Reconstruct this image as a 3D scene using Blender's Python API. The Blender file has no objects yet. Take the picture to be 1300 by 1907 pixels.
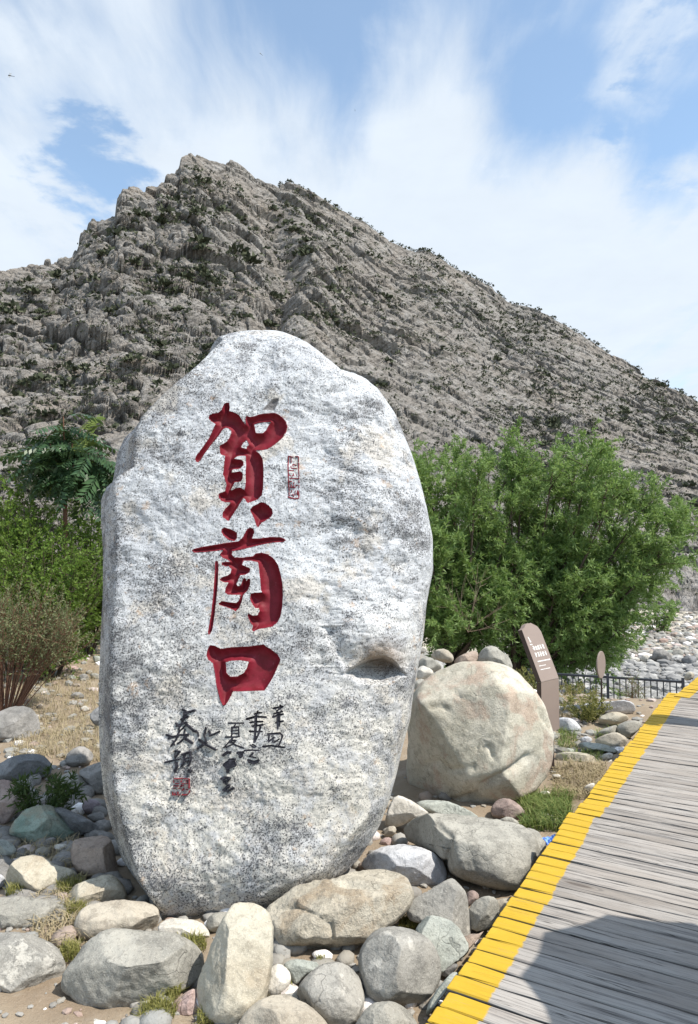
import bpy, math, random
import numpy as np
from math import radians as R, sin, cos, pi, sqrt, atan2
from mathutils import Vector, Matrix

rng = np.random.default_rng(7)
random.seed(7)
SC = bpy.context.scene
COL = SC.collection

# ------------------------------------------------------------------ camera, sky, sun, exposure
CAM = np.array([0.0, 0.0, 1.55])
FPX = 1300.0                              # focal length in photo pixels (photo is 1300 wide)
PITCH = math.atan(66.5 / FPX)
cam = bpy.data.cameras.new('camera'); cam_o = bpy.data.objects.new('camera', cam); COL.objects.link(cam_o)
cam_o.location = CAM; cam_o.rotation_euler = (pi / 2 + PITCH, 0, 0)
cam.sensor_fit = 'HORIZONTAL'; cam.sensor_width = 36; cam.lens = 36 * FPX / 1300
cam.clip_start = 0.05; cam.clip_end = 3000
SC.camera = cam_o

SUN_EL, SUN_DIR = R(56), np.array([0.90, -0.43])
SUN_DIR = SUN_DIR / np.linalg.norm(SUN_DIR)
SV = np.array([SUN_DIR[0] * cos(SUN_EL), SUN_DIR[1] * cos(SUN_EL), sin(SUN_EL)])
sun = bpy.data.lights.new('sun', 'SUN'); sun_o = bpy.data.objects.new('sun', sun); COL.objects.link(sun_o)
sun.energy = 5.0; sun.angle = R(0.5); sun.color = (1.0, 0.93, 0.835)
sun_o.rotation_euler = Vector(SV).to_track_quat('Z', 'Y').to_euler()
sun_o.location = (0, 0, 50)

SC.view_settings.view_transform = 'Standard'; SC.view_settings.look = 'None'
SC.view_settings.gamma = 1; SC.view_settings.use_curve_mapping = False
SC.view_settings.exposure = 0.34
SC.cycles.max_bounces = 6; SC.cycles.transparent_max_bounces = 8


def ray(px, py):
    """direction through a photo pixel, scaled so that its y component is 1"""
    px = np.asarray(px, float); py = np.asarray(py, float)
    cx = (px - 650.0) / FPX; cz = (953.5 - py) / FPX
    wy = cos(PITCH) - sin(PITCH) * cz; wz = sin(PITCH) + cos(PITCH) * cz
    return np.stack([cx / wy, np.ones_like(cx), wz / wy], -1)


def at(px, py, Y):
    return CAM + ray(px, py) * np.asarray(Y, float)[..., None]


def to_px(P):
    d = np.asarray(P) - CAM
    f = d[..., 1] * cos(PITCH) + d[..., 2] * sin(PITCH)
    u = -d[..., 1] * sin(PITCH) + d[..., 2] * cos(PITCH)
    return 650 + FPX * d[..., 0] / f, 953.5 - FPX * u / f


# ------------------------------------------------------------------ node helpers
class NT:
    def __init__(s, nt):
        s.nt = nt; nt.nodes.clear()

    def n(s, t, ins=None, **at_):
        nd = s.nt.nodes.new(t)
        for k, v in at_.items():
            setattr(nd, k, v)
        for k, v in (ins or {}).items():
            sk = nd.inputs[k]
            if isinstance(v, bpy.types.NodeSocket):
                s.nt.links.new(v, sk)
            else:
                sk.default_value = v
        return nd

    def math(s, op, a, b=0.0, c=None, clamp=False):
        ins = {0: a, 1: b}
        if c is not None:
            ins[2] = c
        return s.n('ShaderNodeMath', ins, operation=op, use_clamp=clamp).outputs[0]

    def vmath(s, op, a, b=(0, 0, 0)):
        nd = s.n('ShaderNodeVectorMath', {0: a, 1: b}, operation=op)
        return nd.outputs['Value'] if op in ('DOT_PRODUCT', 'LENGTH') else nd.outputs[0]

    def noise(s, vec, scale, detail=4.0, rough=0.55, dist=0.0, out=0):
        return s.n('ShaderNodeTexNoise', {'Vector': vec, 'Scale': scale, 'Detail': detail, 'Roughness': rough, 'Distortion': dist}).outputs[out]

    def vor(s, vec, scale, feature='F1', rand=1.0, out='Distance'):
        return s.n('ShaderNodeTexVoronoi', {'Vector': vec, 'Scale': scale, 'Randomness': rand}, feature=feature).outputs[out]

    def rng(s, v, a, b, c=0.0, d=1.0, smooth=True):
        return s.n('ShaderNodeMapRange', {0: v, 1: a, 2: b, 3: c, 4: d}, interpolation_type='SMOOTHSTEP' if smooth else 'LINEAR', clamp=True).outputs[0]

    def mix(s, f, a, b, mode='MIX'):
        def c(v):
            return tuple(v) + (1,) if isinstance(v, (tuple, list)) and len(v) == 3 else v
        return s.n('ShaderNodeMix', {0: f, 6: c(a), 7: c(b)}, data_type='RGBA', blend_type=mode).outputs[2]

    def mapping(s, vec, scale=(1, 1, 1), rot=(0, 0, 0), loc=(0, 0, 0)):
        return s.n('ShaderNodeMapping', {'Vector': vec, 'Location': loc, 'Rotation': rot, 'Scale': scale}).outputs[0]

    def bump(s, h, strength=0.5, dist=0.01, normal=None):
        ins = {'Strength': strength, 'Distance': dist, 'Height': h}
        if normal is not None:
            ins['Normal'] = normal
        return s.n('ShaderNodeBump', ins).outputs[0]

    def out(s, color, rough=0.9, normal=None, spec=0.3, metal=0.0):
        ins = {'Base Color': color if not isinstance(color, tuple) else tuple(color)[:3] + (1,), 'Roughness': rough, 'Specular IOR Level': spec, 'Metallic': metal}
        if normal is not None:
            ins['Normal'] = normal
        b = s.n('ShaderNodeBsdfPrincipled', ins)
        o = s.n('ShaderNodeOutputMaterial', {0: b.outputs[0]})
        return b

    def obj_vec(s, rand=True):
        tc = s.n('ShaderNodeTexCoord').outputs['Object']
        if not rand:
            return tc
        r = s.n('ShaderNodeObjectInfo').outputs['Random']
        off = s.n('ShaderNodeCombineXYZ', {0: s.math('MULTIPLY', r, 37.0), 1: s.math('MULTIPLY', r, 91.0), 2: s.math('MULTIPLY', r, 53.0)}).outputs[0]
        return s.vmath('ADD', tc, off)


def new_mat(name):
    m = bpy.data.materials.new(name); m.use_nodes = True
    return m, NT(m.node_tree)


# ------------------------------------------------------------------ world: sky with thin cloud
W = bpy.data.worlds.new('World'); SC.world = W; W.use_nodes = True
w = NT(W.node_tree)
sky = w.n('ShaderNodeTexSky', sky_type='NISHITA', sun_disc=False, sun_elevation=SUN_EL,
          sun_rotation=atan2(SUN_DIR[0], SUN_DIR[1]), air_density=1.0, dust_density=0.6, ozone_density=2.0, altitude=1500)
gd = w.n('ShaderNodeTexCoord').outputs['Generated']
gd = w.vmath('NORMALIZE', gd)
sx = w.n('ShaderNodeSeparateXYZ', {0: gd})
zc = w.math('MAXIMUM', w.math('ADD', sx.outputs[2], 0.12), 0.1)
plane = w.n('ShaderNodeCombineXYZ', {0: w.math('DIVIDE', sx.outputs[0], zc), 1: w.math('DIVIDE', sx.outputs[1], zc), 2: 0.0}).outputs[0]
warp = w.noise(plane, 0.9, 3, 0.5, out=1)
pw = w.vmath('ADD', plane, w.vmath('MULTIPLY', w.vmath('SUBTRACT', warp, (0.5, 0.5, 0.5)), (0.32, 0.32, 0.0)))
band = w.noise(w.mapping(pw, scale=(1.3, 0.7, 1), rot=(0, 0, R(-38))), 1.0, 5, 0.5)
fibre = w.noise(w.mapping(pw, scale=(4.2, 1.2, 1), rot=(0, 0, R(-38))), 1.5, 7, 0.58)
puff = w.noise(pw, 6.0, 6, 0.6)
cov = w.math('ADD', w.math('MULTIPLY', band, 0.75), w.math('MULTIPLY', fibre, 0.72))
cov = w.math('ADD', cov, w.math('MULTIPLY', puff, 0.16))
# openings in the cloud seen over the ridge and towards the upper right
HOLES = [(185, 332, 4.6, .40), (150, 300, 6, .10), (560, 70, 12, .15), (700, 20, 9, .12), (990, 250, 6.5, .26), (1215, 330, 6, .22), (1040, 60, 9, .13), (1280, 60, 8, .13),
         (30, 50, 9, .16), (1110, 180, 7, .10), (1270, 230, 5, .12), (440, 10, 8, .12), (1230, 400, 4, .1), (900, 400, 5, .05)]
VEILS = [(1120, 420, 9, .10), (1130, 60, 5, .12), (230, 180, 16, .17), (60, 250, 8, .08), (1040, 520, 14, .1), (640, 330, 14, .16), (900, 480, 14, .16), (840, 130, 8, .16), (1200, 560, 16, .18), (1230, 110, 4, .1), (40, 420, 7, .14), (1130, 250, 4, .08), (1180, 100, 4, .12)]
for (px, py, rad, s), sg in [(h, -1) for h in HOLES] + [(v, 1) for v in VEILS]:
    d = ray(px, py); d = d / np.linalg.norm(d)
    dt = w.vmath('DOT_PRODUCT', gd, tuple(d))
    dt = w.math('ADD', dt, w.math('MULTIPLY', w.math('SUBTRACT', puff, 0.5), 0.012))
    cov = w.math('ADD', cov, w.rng(dt, cos(R(rad)), 1.0, 0.0, sg * s))
mask = w.rng(cov, 0.58, 1.06)
mask = w.math('ADD', 0.15, w.math('MULTIPLY', mask, 0.82))
hazez = w.rng(sx.outputs[2], 0.0, 0.45, 0.35, 0.0)
mask = w.math('MAXIMUM', mask, hazez)
CLOUD = 6.85
bright = w.math('ADD', 0.93, w.math('MULTIPLY', puff, 0.14))
cc = w.n('ShaderNodeCombineXYZ', {0: w.math('MULTIPLY', bright, CLOUD * 0.87), 1: w.math('MULTIPLY', bright, CLOUD * 0.96), 2: w.math('MULTIPLY', bright, CLOUD * 1.06)}).outputs[0]
skyc = w.mix(mask, w.vmath('MULTIPLY', sky.outputs[0], (2.1, 2.2, 1.98)), cc)
bg = w.n('ShaderNodeBackground', {0: skyc, 1: 0.11})
w.n('ShaderNodeOutputWorld', {0: bg.outputs[0]})

# ------------------------------------------------------------------ numpy noise
_pm = rng.permutation(256); _pm = np.concatenate([_pm, _pm, _pm])
_gr = rng.normal(size=(256, 3)); _gr /= np.linalg.norm(_gr, axis=1, keepdims=True)


def perlin(P):
    P = np.asarray(P, float); i = np.floor(P).astype(np.int64); f = P - i; i &= 255
    u = f * f * f * (f * (f * 6 - 15) + 10)
    res = 0.0
    for a in (0, 1):
        for b in (0, 1):
            for c in (0, 1):
                g = _gr[_pm[_pm[_pm[i[..., 0] + a] + i[..., 1] + b] + i[..., 2] + c]]
                dd = g[..., 0] * (f[..., 0] - a) + g[..., 1] * (f[..., 1] - b) + g[..., 2] * (f[..., 2] - c)
                wx = u[..., 0] if a else 1 - u[..., 0]; wy = u[..., 1] if b else 1 - u[..., 1]; wz = u[..., 2] if c else 1 - u[..., 2]
                res = res + dd * wx * wy * wz
    return res * 1.4


def fbm(P, oct=4, lac=2.05, gain=0.5, ridged=False):
    t = 0.0; a = 1.0; P = np.asarray(P, float)
    for k in range(oct):
        n = perlin(P + 17.3 * k)
        t = t + a * ((1 - 2 * np.abs(n)) if ridged else n); a *= gain; P = P * lac
    return t


def sstep(a, b, x):
    t = np.clip((np.asarray(x, float) - a) / (b - a), 0, 1)
    return t * t * (3 - 2 * t)


# ------------------------------------------------------------------ mesh / object helpers
def mesh_np(name, V, F, smooth=True):
    """F: (n,3) or (n,4) int array, or a list of such arrays"""
    me = bpy.data.meshes.new(name)
    Fs = F if isinstance(F, list) else [F]
    V = np.ascontiguousarray(V, np.float32)
    me.vertices.add(len(V)); me.vertices.foreach_set('co', V.ravel())
    loops = np.concatenate([np.asarray(f, np.int32).ravel() for f in Fs])
    tot = np.concatenate([np.full(len(f), np.asarray(f).shape[1], np.int32) for f in Fs if len(f)])
    start = np.concatenate([[0], np.cumsum(tot)[:-1]]).astype(np.int32)
    me.loops.add(len(loops)); me.loops.foreach_set('vertex_index', loops)
    me.polygons.add(len(tot)); me.polygons.foreach_set('loop_start', start)
    me.polygons.foreach_set('use_smooth', np.full(len(tot), smooth, bool))
    me.update(calc_edges=True)
    return me


def link(name, me, mat=None, parent=None, loc=None):
    o = bpy.data.objects.new(name, me); COL.objects.link(o)
    if mat is not None and me is not None and not me.materials:
        me.materials.append(mat)
    if parent is not None:
        o.parent = parent
    if loc is not None:
        o.location = loc
    return o


def obj(name, V, F, mat, parent=None, loc=(0, 0, 0), smooth=True):
    """V in world coordinates (or the parent's space); loc becomes the origin"""
    V = np.asarray(V, float) - np.asarray(loc, float)
    return link(name, mesh_np(name, V, F, smooth), mat, parent, tuple(loc))


def tag(o, label=None, cat=None, group=None, kind=None):
    if label: o['label'] = label
    if cat: o['category'] = cat
    if group: o['group'] = group
    if kind: o['kind'] = kind
    return o


def empty(name, loc, label, cat, group=None, rz=0.0):
    o = bpy.data.objects.new(name, None); COL.objects.link(o); o.location = tuple(loc); o.rotation_euler = (0, 0, rz)
    o.empty_display_size = 0.1
    return tag(o, label, cat, group)


def grid_quads(nr, nc, wrap=False):
    r = np.arange(nr - 1)[:, None]; c = np.arange(nc if wrap else nc - 1)[None, :]
    c2 = (c + 1) % nc
    a = r * nc + c; b = r * nc + c2; d = (r + 1) * nc + c; e = (r + 1) * nc + c2
    return np.stack([a, b, e, d], -1).reshape(-1, 4)


def tubes(lines, ns=5):
    """lines: list of (points (k,3), radii (k,)) -> V, F"""
    Vs, Fs, off = [], [], 0
    ang = np.linspace(0, 2 * pi, ns, endpoint=False)
    for P, r in lines:
        P = np.asarray(P, float); k = len(P); r = np.broadcast_to(np.asarray(r, float), (k,))
        T = np.gradient(P, axis=0); T /= np.linalg.norm(T, axis=1, keepdims=True) + 1e-9
        ref = np.array([1.0, 0, 0]) if abs(T[0, 2]) > 0.8 else np.array([0, 0, 1.0])
        U = np.cross(T, ref); U /= np.linalg.norm(U, axis=1, keepdims=True) + 1e-9
        B = np.cross(T, U)
        V = P[:, None] + r[:, None, None] * (np.cos(ang)[None, :, None] * U[:, None] + np.sin(ang)[None, :, None] * B[:, None])
        Vs.append(V.reshape(-1, 3)); Fs.append(grid_quads(k, ns, True) + off); off += k * ns
    return np.concatenate(Vs), np.concatenate(Fs)


def leaves_mesh(P, D, N, L, Wd):
    """rhombic folded leaves: base P, direction D, side vector from N, length L, width Wd"""
    n = len(P)
    D = D / (np.linalg.norm(D, axis=1, keepdims=True) + 1e-9)
    S = np.cross(D, N); S /= np.linalg.norm(S, axis=1, keepdims=True) + 1e-9
    L = np.broadcast_to(L, (n,))[:, None]; Wd = np.broadcast_to(Wd, (n,))[:, None]
    M = P + D * L * 0.45
    V = np.stack([P, M + S * Wd / 2, P + D * L, M - S * Wd / 2], 1).reshape(-1, 3)
    F = np.arange(n * 4).reshape(n, 4)
    return V, F


def box(x0, x1, y0, y1, z0, z1):
    V = np.array([[x, y, z] for z in (z0, z1) for y in (y0, y1) for x in (x0, x1)], float)
    F = np.array([[0, 2, 3, 1], [4, 5, 7, 6], [0, 1, 5, 4], [2, 6, 7, 3], [0, 4, 6, 2], [1, 3, 7, 5]])
    return V, F


def join(parts):
    Vs, Fs, off = [], [], 0
    for V, F in parts:
        Vs.append(V); Fs.append(np.asarray(F) + off); off += len(V)
    if len({f.shape[1] for f in Fs}) == 1:
        return np.concatenate(Vs), np.concatenate(Fs)
    return np.concatenate(Vs), Fs


def unit(v):
    v = np.asarray(v, float); return v / (np.linalg.norm(v, axis=-1, keepdims=True) + 1e-12)


def rand_attr(me, per, name='tint', lo=0.0, hi=1.0):
    """one random value per group of `per` vertices"""
    n = len(me.vertices); g = -(-n // per)
    v = np.repeat(rng.uniform(lo, hi, g), per)[:n].astype(np.float32)
    a = me.attributes.new(name, 'FLOAT', 'POINT'); a.data.foreach_set('value', v)


# ------------------------------------------------------------------ materials
def rock_mat(name, a, b, speck=(0.10, 0.095, 0.09), speck_amt=0.35, lichen=0.0, stain=None, stain_amt=0.4, bump=0.5, scale=1.0, crack=0.5):
    m, t = new_mat(name)
    v = t.obj_vec()
    n1 = t.noise(v, 4.0 * scale, 6, 0.6, 0.3)
    n2 = t.noise(v, 13.0 * scale, 5, 0.65)
    n3 = t.noise(v, 75.0 * scale, 3, 0.7)
    n4 = t.noise(v, 190.0 * scale, 2, 0.6)
    c = t.mix(t.rng(n1, 0.40, 0.60), a, b)
    c = t.mix(t.rng(n2, 0.50, 0.62, 0, 0.55), c, tuple(x * 0.62 for x in a))
    if stain is not None:
        s = t.noise(v, 3.1 * scale, 5, 0.6, 0.6)
        c = t.mix(t.rng(s, 0.50, 0.60, 0, stain_amt), c, stain)
    c = t.mix(t.rng(n3, 0.53, 0.63, 0, speck_amt), c, speck)
    c = t.mix(t.rng(n4, 0.56, 0.66, 0, 0.35), c, tuple(min(0.75, x * 1.5) for x in b))
    if lichen:
        l1 = t.noise(v, 6.0 * scale, 7, 0.72)
        c = t.mix(t.rng(l1, 0.56, 0.61, 0, lichen), c, (0.50, 0.485, 0.44))
    wv = t.vmath('ADD', v, t.vmath('MULTIPLY', t.vmath('SUBTRACT', t.noise(v, 5.0 * scale, 3, 0.6, out=1), (0.5, 0.5, 0.5)), (0.35, 0.35, 0.35)))
    cr = t.vor(wv, 3.6 * scale, 'DISTANCE_TO_EDGE')
    gate = t.rng(t.noise(v, 2.2 * scale, 2, 0.5), 0.52, 0.62)
    crm = t.math('MULTIPLY', t.rng(cr, 0.0, 0.014, 1.0, 0.0), gate)
    c = t.mix(t.math('MULTIPLY', crm, crack), c, tuple(x * 0.35 for x in a))
    h = t.math('ADD', t.math('MULTIPLY', n2, 1.2), t.math('MULTIPLY', n3, 0.35))
    h = t.math('ADD', h, t.math('MULTIPLY', n4, 0.14))
    h = t.math('SUBTRACT', h, t.math('MULTIPLY', crm, 0.7 * crack))
    t.out(c, 0.92, t.bump(h, bump, 0.02), 0.2)
    return m


MAT = {}
MAT['grey'] = rock_mat('stone_grey', (0.275, 0.268, 0.238), (0.36, 0.35, 0.31))
MAT['cream'] = rock_mat('stone_cream', (0.39, 0.355, 0.28), (0.47, 0.44, 0.36), speck_amt=0.22, stain=(0.30, 0.22, 0.14), stain_amt=0.25)
MAT['beige'] = rock_mat('stone_beige', (0.34, 0.305, 0.25), (0.42, 0.385, 0.32), speck_amt=0.25)
MAT['warm'] = rock_mat('stone_warm', (0.34, 0.31, 0.25), (0.45, 0.415, 0.34), speck_amt=0.4, stain=(0.24, 0.17, 0.10), stain_amt=0.5, bump=0.8)
MAT['lichen'] = rock_mat('stone_lichen', (0.25, 0.245, 0.225), (0.34, 0.33, 0.30), lichen=0.8)
MAT['green'] = rock_mat('stone_green', (0.19, 0.265, 0.22), (0.28, 0.34, 0.29), stain=(0.26, 0.20, 0.14), stain_amt=0.5)
MAT['greenpale'] = rock_mat('stone_green_pale', (0.315, 0.338, 0.308), (0.385, 0.405, 0.365))
MAT['brown'] = rock_mat('stone_brown', (0.30, 0.235, 0.19), (0.37, 0.30, 0.25))
MAT['red'] = rock_mat('stone_reddish', (0.26, 0.20, 0.18), (0.36, 0.29, 0.26))
MAT['blue'] = rock_mat('stone_bluish_white', (0.40, 0.41, 0.43), (0.55, 0.56, 0.58), speck_amt=0.3)
MAT['white'] = rock_mat('stone_white', (0.48, 0.455, 0.40), (0.60, 0.575, 0.52), speck_amt=0.2)
MAT['slate'] = rock_mat('stone_slate', (0.15, 0.155, 0.16), (0.24, 0.245, 0.25))
MAT['dark'] = rock_mat('stone_dark', (0.20, 0.195, 0.185), (0.29, 0.28, 0.265))
MAT['purple'] = rock_mat('stone_purple', (0.25, 0.215, 0.235), (0.34, 0.30, 0.32))
MAT['pink'] = rock_mat('stone_pink', (0.38, 0.27, 0.25), (0.48, 0.37, 0.34))
MAT['round'] = rock_mat('stone_big_round', (0.445, 0.42, 0.345), (0.525, 0.50, 0.425), speck=(0.16, 0.12, 0.09), speck_amt=0.28, stain=(0.39, 0.265, 0.205), stain_amt=0.55, bump=0.6)

# ================================================================== GROUND
def zg(x, y):
    """height of the ground: stony terrace by the deck, bank falling to the river bed on the right"""
    x = np.asarray(x, float); y = np.asarray(y, float)
    s = sstep(8.6, 14.5, y) * sstep(-0.5, 3.2, x - 0.02 * y)
    z = -0.36 - 2.0 * s - 0.45 * sstep(14.5, 30, y) * sstep(-1, 4, x)
    z = z + 0.24 * np.exp(-((x - 1.5) / 0.9) ** 2 - ((y - 9.5) / 1.0) ** 2)
    z = z + 0.25 * sstep(10, 24, y) * (1 - sstep(-3, 1, x))
    return z


def zground(x, y):
    x = np.asarray(x, float); y = np.asarray(y, float)
    P = np.stack([x, y, np.zeros_like(x)], -1)
    near = 1 - sstep(20, 60, np.hypot(x, y))
    return zg(x, y) + near * (0.05 * fbm(P * 0.9, 3) + 0.018 * fbm(P * 4.5, 3) + 0.006 * fbm(P * 16, 2))


def G(px, py, bumps=False):
    """where the ray through a photo pixel meets the ground"""
    d = ray(px, py); t = 2.0
    for _ in range(60):
        p = CAM + d * t
        gap = p[2] - float(zg(p[0], p[1]))
        t += gap / max(0.05, -float(d[2]) + 0.02) * 0.6
        t = min(max(t, 0.5), 70)
    return CAM + d * t


def build_ground():
    az = np.concatenate([np.linspace(-180, -34, 60)[:-1], np.linspace(-34, 34, 260), np.linspace(34, 180, 60)[1:-1]]) * pi / 180
    r = np.concatenate([[0.02, 0.4, 0.8, 1.2], np.geomspace(1.5, 70, 300), np.geomspace(80, 900, 14)])
    A, Rr = np.meshgrid(az, r)
    x = Rr * np.sin(A); y = Rr * np.cos(A)
    z = zground(x, y)
    V = np.stack([x, y, z], -1).reshape(-1, 3)
    m, t = new_mat('dry_sandy_soil')
    tc = t.n('ShaderNodeTexCoord').outputs['Object']
    n1 = t.noise(tc, 0.9, 6, 0.6); n2 = t.noise(tc, 6.0, 6, 0.65); n3 = t.noise(tc, 45.0, 4, 0.7); n4 = t.noise(tc, 160.0, 3, 0.7)
    c = t.mix(t.rng(n1, 0.35, 0.65), (0.25, 0.195, 0.14), (0.325, 0.27, 0.20))
    c = t.mix(t.rng(n2, 0.5, 0.7, 0, 0.6), c, (0.36, 0.31, 0.25))
    c = t.mix(t.rng(n3, 0.55, 0.7, 0, 0.5), c, (0.20, 0.15, 0.10))
    c = t.mix(t.rng(n4, 0.6, 0.72, 0, 0.5), c, (0.50, 0.47, 0.42))
    sp = t.n('ShaderNodeSeparateXYZ', {0: tc})
    bed = t.math('MULTIPLY', t.rng(sp.outputs[1], 13.0, 17.0), t.rng(sp.outputs[0], 0.5, 3.0))
    peb = t.vor(tc, 9.0, out='Color')
    pg = t.n('ShaderNodeSeparateColor', {0: peb}).outputs[0]
    pd = t.vor(tc, 9.0)
    cb = t.mix(pg, (0.20, 0.205, 0.205), (0.40, 0.395, 0.375))
    cb = t.mix(t.rng(pd, 0.03, 0.075, 0, 0.45), cb, (0.20, 0.19, 0.17))
    far = t.rng(sp.outputs[1], 27.0, 30.0)
    cb = t.mix(far, cb, t.mix(pg, (0.40, 0.365, 0.30), (0.50, 0.465, 0.39)))
    c = t.mix(bed, c, cb)
    h = t.math('ADD', t.math('MULTIPLY', n3, 0.8), t.math('MULTIPLY', n4, 0.35))
    h = t.math('SUBTRACT', h, t.math('MULTIPLY', t.math('MULTIPLY', pd, bed), 4.0))
    t.out(c, 0.95, t.bump(h, 0.7, 0.02), 0.15)
    o = obj('ground', V, grid_quads(len(r), len(az)), m)
    tag(o, 'dry sandy soil between the stones falling away to a pale gravel river bed', None, None, 'structure')
    return o


build_ground()

# ================================================================== MOUNTAIN
RIDGE = [(0, 487), (30, 484), (60, 480), (100, 472), (130, 464), (150, 432), (170, 408), (190, 398), (214, 386), (218, 352), (228, 340), (250, 340), (290, 341),
         (300, 326), (318, 315), (332, 309), (337, 288), (352, 282), (370, 282), (392, 292), (412, 297), (428, 291), (442, 298), (460, 310), (475, 325), (500, 330),
         (540, 334), (570, 348), (600, 364), (640, 385), (680, 406), (710, 428), (740, 446), (775, 456), (797, 459), (812, 463), (850, 491), (890, 512), (920, 530), (945, 552), (970, 561),
         (1010, 572), (1040, 588), (1060, 600), (1090, 617), (1130, 644), (1165, 664), (1200, 688), (1225, 700), (1250, 712), (1280, 724), (1300, 733)]


def cells(P):
    """cellular blocks: a random value per cell and the distance to the nearest joint"""
    i = np.floor(P).astype(np.int64); f = (P - i).astype(np.float32); i &= 255
    f1 = np.full(P.shape[:-1], 9, np.float32); f2 = f1.copy(); val = np.zeros_like(f1)
    tab = rng.uniform(0, 1, (256, 4)).astype(np.float32)
    for a in (-1, 0, 1):
        for b in (-1, 0, 1):
            for c in (-1, 0, 1):
                h = _pm[_pm[_pm[(i[..., 0] + a) & 255] + ((i[..., 1] + b) & 255)] + ((i[..., 2] + c) & 255)]
                t = tab[h]
                d = (t[..., 0] + a - f[..., 0]) ** 2 + (t[..., 1] + b - f[..., 1]) ** 2 + (t[..., 2] + c - f[..., 2]) ** 2
                n = d < f1
                f2 = np.where(n, f1, np.minimum(f2, d)); val = np.where(n, t[..., 3], val); f1 = np.where(n, d, f1)
    return val, np.sqrt(f2) - np.sqrt(f1)


def build_mountain():
    ra, rt = [], []
    for px, py in RIDGE:
        d = ray(px, py + 3); ra.append(atan2(d[0], d[1])); rt.append(d[2] / np.hypot(d[0], d[1]))
    ra = np.array([R(-80), R(-55), R(-38)] + ra + [R(36), R(50), R(80)])
    rt = np.array([0.20, 0.30, 0.38] + rt + [0.10, 0.09, 0.08])
    az = np.concatenate([np.linspace(-80, -29, 60)[:-1], np.linspace(-29, 29, 740), np.linspace(29, 80, 60)[1:]]) * pi / 180
    t = np.concatenate([np.linspace(-0.04, 1.0, 390), np.linspace(1.0, 1.2, 12)[1:]])
    te = np.interp(az, ra, rt)
    ker = np.hanning(101); ker /= ker.sum()
    teS = np.convolve(np.pad(te, 50, mode='edge'), ker, mode='valid')
    Dr = np.interp(az * 180 / pi, [-80, -29, -18, -12, 0, 14, 29, 80], [120, 138, 152, 172, 180, 185, 175, 170])
    Db = np.interp(az * 180 / pi, [-80, -29, 0, 15, 29, 80], [44, 46, 50, 54, 50, 46])
    zf = np.interp(az * 180 / pi, [-80, -10, 5, 29, 80], [-0.2, -0.3, -2.4, -2.8, -2.8])
    T, A = np.meshgrid(t, az, indexing='ij')
    tt = np.clip(T, 0, 1)
    g = 0.72 * tt + 0.28 * tt ** 2.2
    rr = Db + (Dr - Db) * T
    H = CAM[2] + Dr * (teS[None] + (te - teS)[None] * sstep(0.62, 1.0, T))
    z = zf + (H - zf) * g - np.clip(-T, 0, 1) * 6 - np.clip(T - 1, 0, 1) * (Dr - Db) * 1.3
    x = rr * np.sin(A); y = rr * np.cos(A)
    P = np.stack([x, y, z], -1)
    # displacement: gullies and ribs, tilted rock slabs, small crags
    Sax = unit([0.56, 0.12, 0.82]); Lax = unit(np.cross(Sax, [0, 1, 0.2])); Cax = np.cross(Sax, Lax)
    wob = np.stack([perlin(P / 23.0), perlin(P / 23.0 + 40), perlin(P / 23.0 + 80)], -1)
    Q = P + 4.0 * wob
    S = np.stack([Q @ Sax, Q @ Lax, Q @ Cax], -1)
    big = fbm(P / 34.0, 3, ridged=True)
    mid = fbm(Q / 12.0, 3, ridged=True)
    left = 1 - sstep(-0.05, 0.16, A)
    i1, e1 = cells(S / np.array([4.6, 13.0, 9.0]))
    i2, e2 = cells(S / np.array([1.7, 5.6, 3.6]) + 31)
    i3, e3 = cells(S / np.array([0.8, 2.8, 1.7]) + 57)
    crag = fbm(Q / 3.4, 3)
    patch = sstep(-0.25, 0.45, fbm(P / 21.0 + 5, 2))
    rocky = np.clip((0.45 + 0.55 * patch + 0.35 * left) * (0.55 + 0.45 * sstep(0.0, 0.35, T)), 0.3, 1.2)
    edge = 1 - 0.9 * sstep(0.70, 1.0, T)
    d = edge * ((0.8 + 0.6 * left) * big + (0.5 + 0.5 * left) * mid)
    d = d + rocky * (1 - 0.3 * sstep(0.9, 1.0, T)) * ((1.9 + 0.7 * left) * (i1 - 0.5) - 0.7 * np.exp(-e1 / 0.07) + (1.15 + 0.25 * left) * (i2 - 0.5) - 0.40 * np.exp(-e2 / 0.08) + (0.55 - 0.25 * left) * (i3 - 0.5) - 0.18 * np.exp(-e3 / 0.1) + 0.2 * crag)
    # central rocky gully below the summit
    ax = np.interp(tt, [0.25, 0.6, 1.0], [R(-8.5), R(-4.8), R(-8.0)])
    d = d - 3.6 * np.exp(-((A - ax) / 0.022) ** 2) * sstep(0.2, 0.5, T) * (1 - sstep(0.7, 0.95, T))
    d = d + 2.0 * np.exp(-((A - ax - 0.045) / 0.030) ** 2) * sstep(0.25, 0.5, T) * (1 - sstep(0.6, 0.85, T))
    nrm = np.stack([-0.66 * np.sin(A), -0.66 * np.cos(A), np.full_like(A, 0.75)], -1)
    d = d * sstep(-0.03, 0.06, T) - 1.2
    P = P + nrm * d[..., None]
    m, n = new_mat('mountain_rock')
    tc = n.n('ShaderNodeTexCoord').outputs['Object']
    n1 = n.noise(tc, 0.035, 6, 0.6); n2 = n.noise(tc, 0.22, 6, 0.65); n3 = n.noise(tc, 1.3, 5, 0.7)
    mp = n.mapping(tc, scale=(1, 1, 1), rot=(0, R(34), 0))
    st = n.noise(n.mapping(mp, scale=(0.10, 0.16, 1.3)), 1.0, 6, 0.68, 0.3)
    c = n.mix(n.rng(n1, 0.38, 0.62), (0.265, 0.25, 0.232), (0.30, 0.272, 0.242))
    c = n.mix(n.rng(n2, 0.44, 0.60, 0, 0.8), c, (0.36, 0.345, 0.325))
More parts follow.
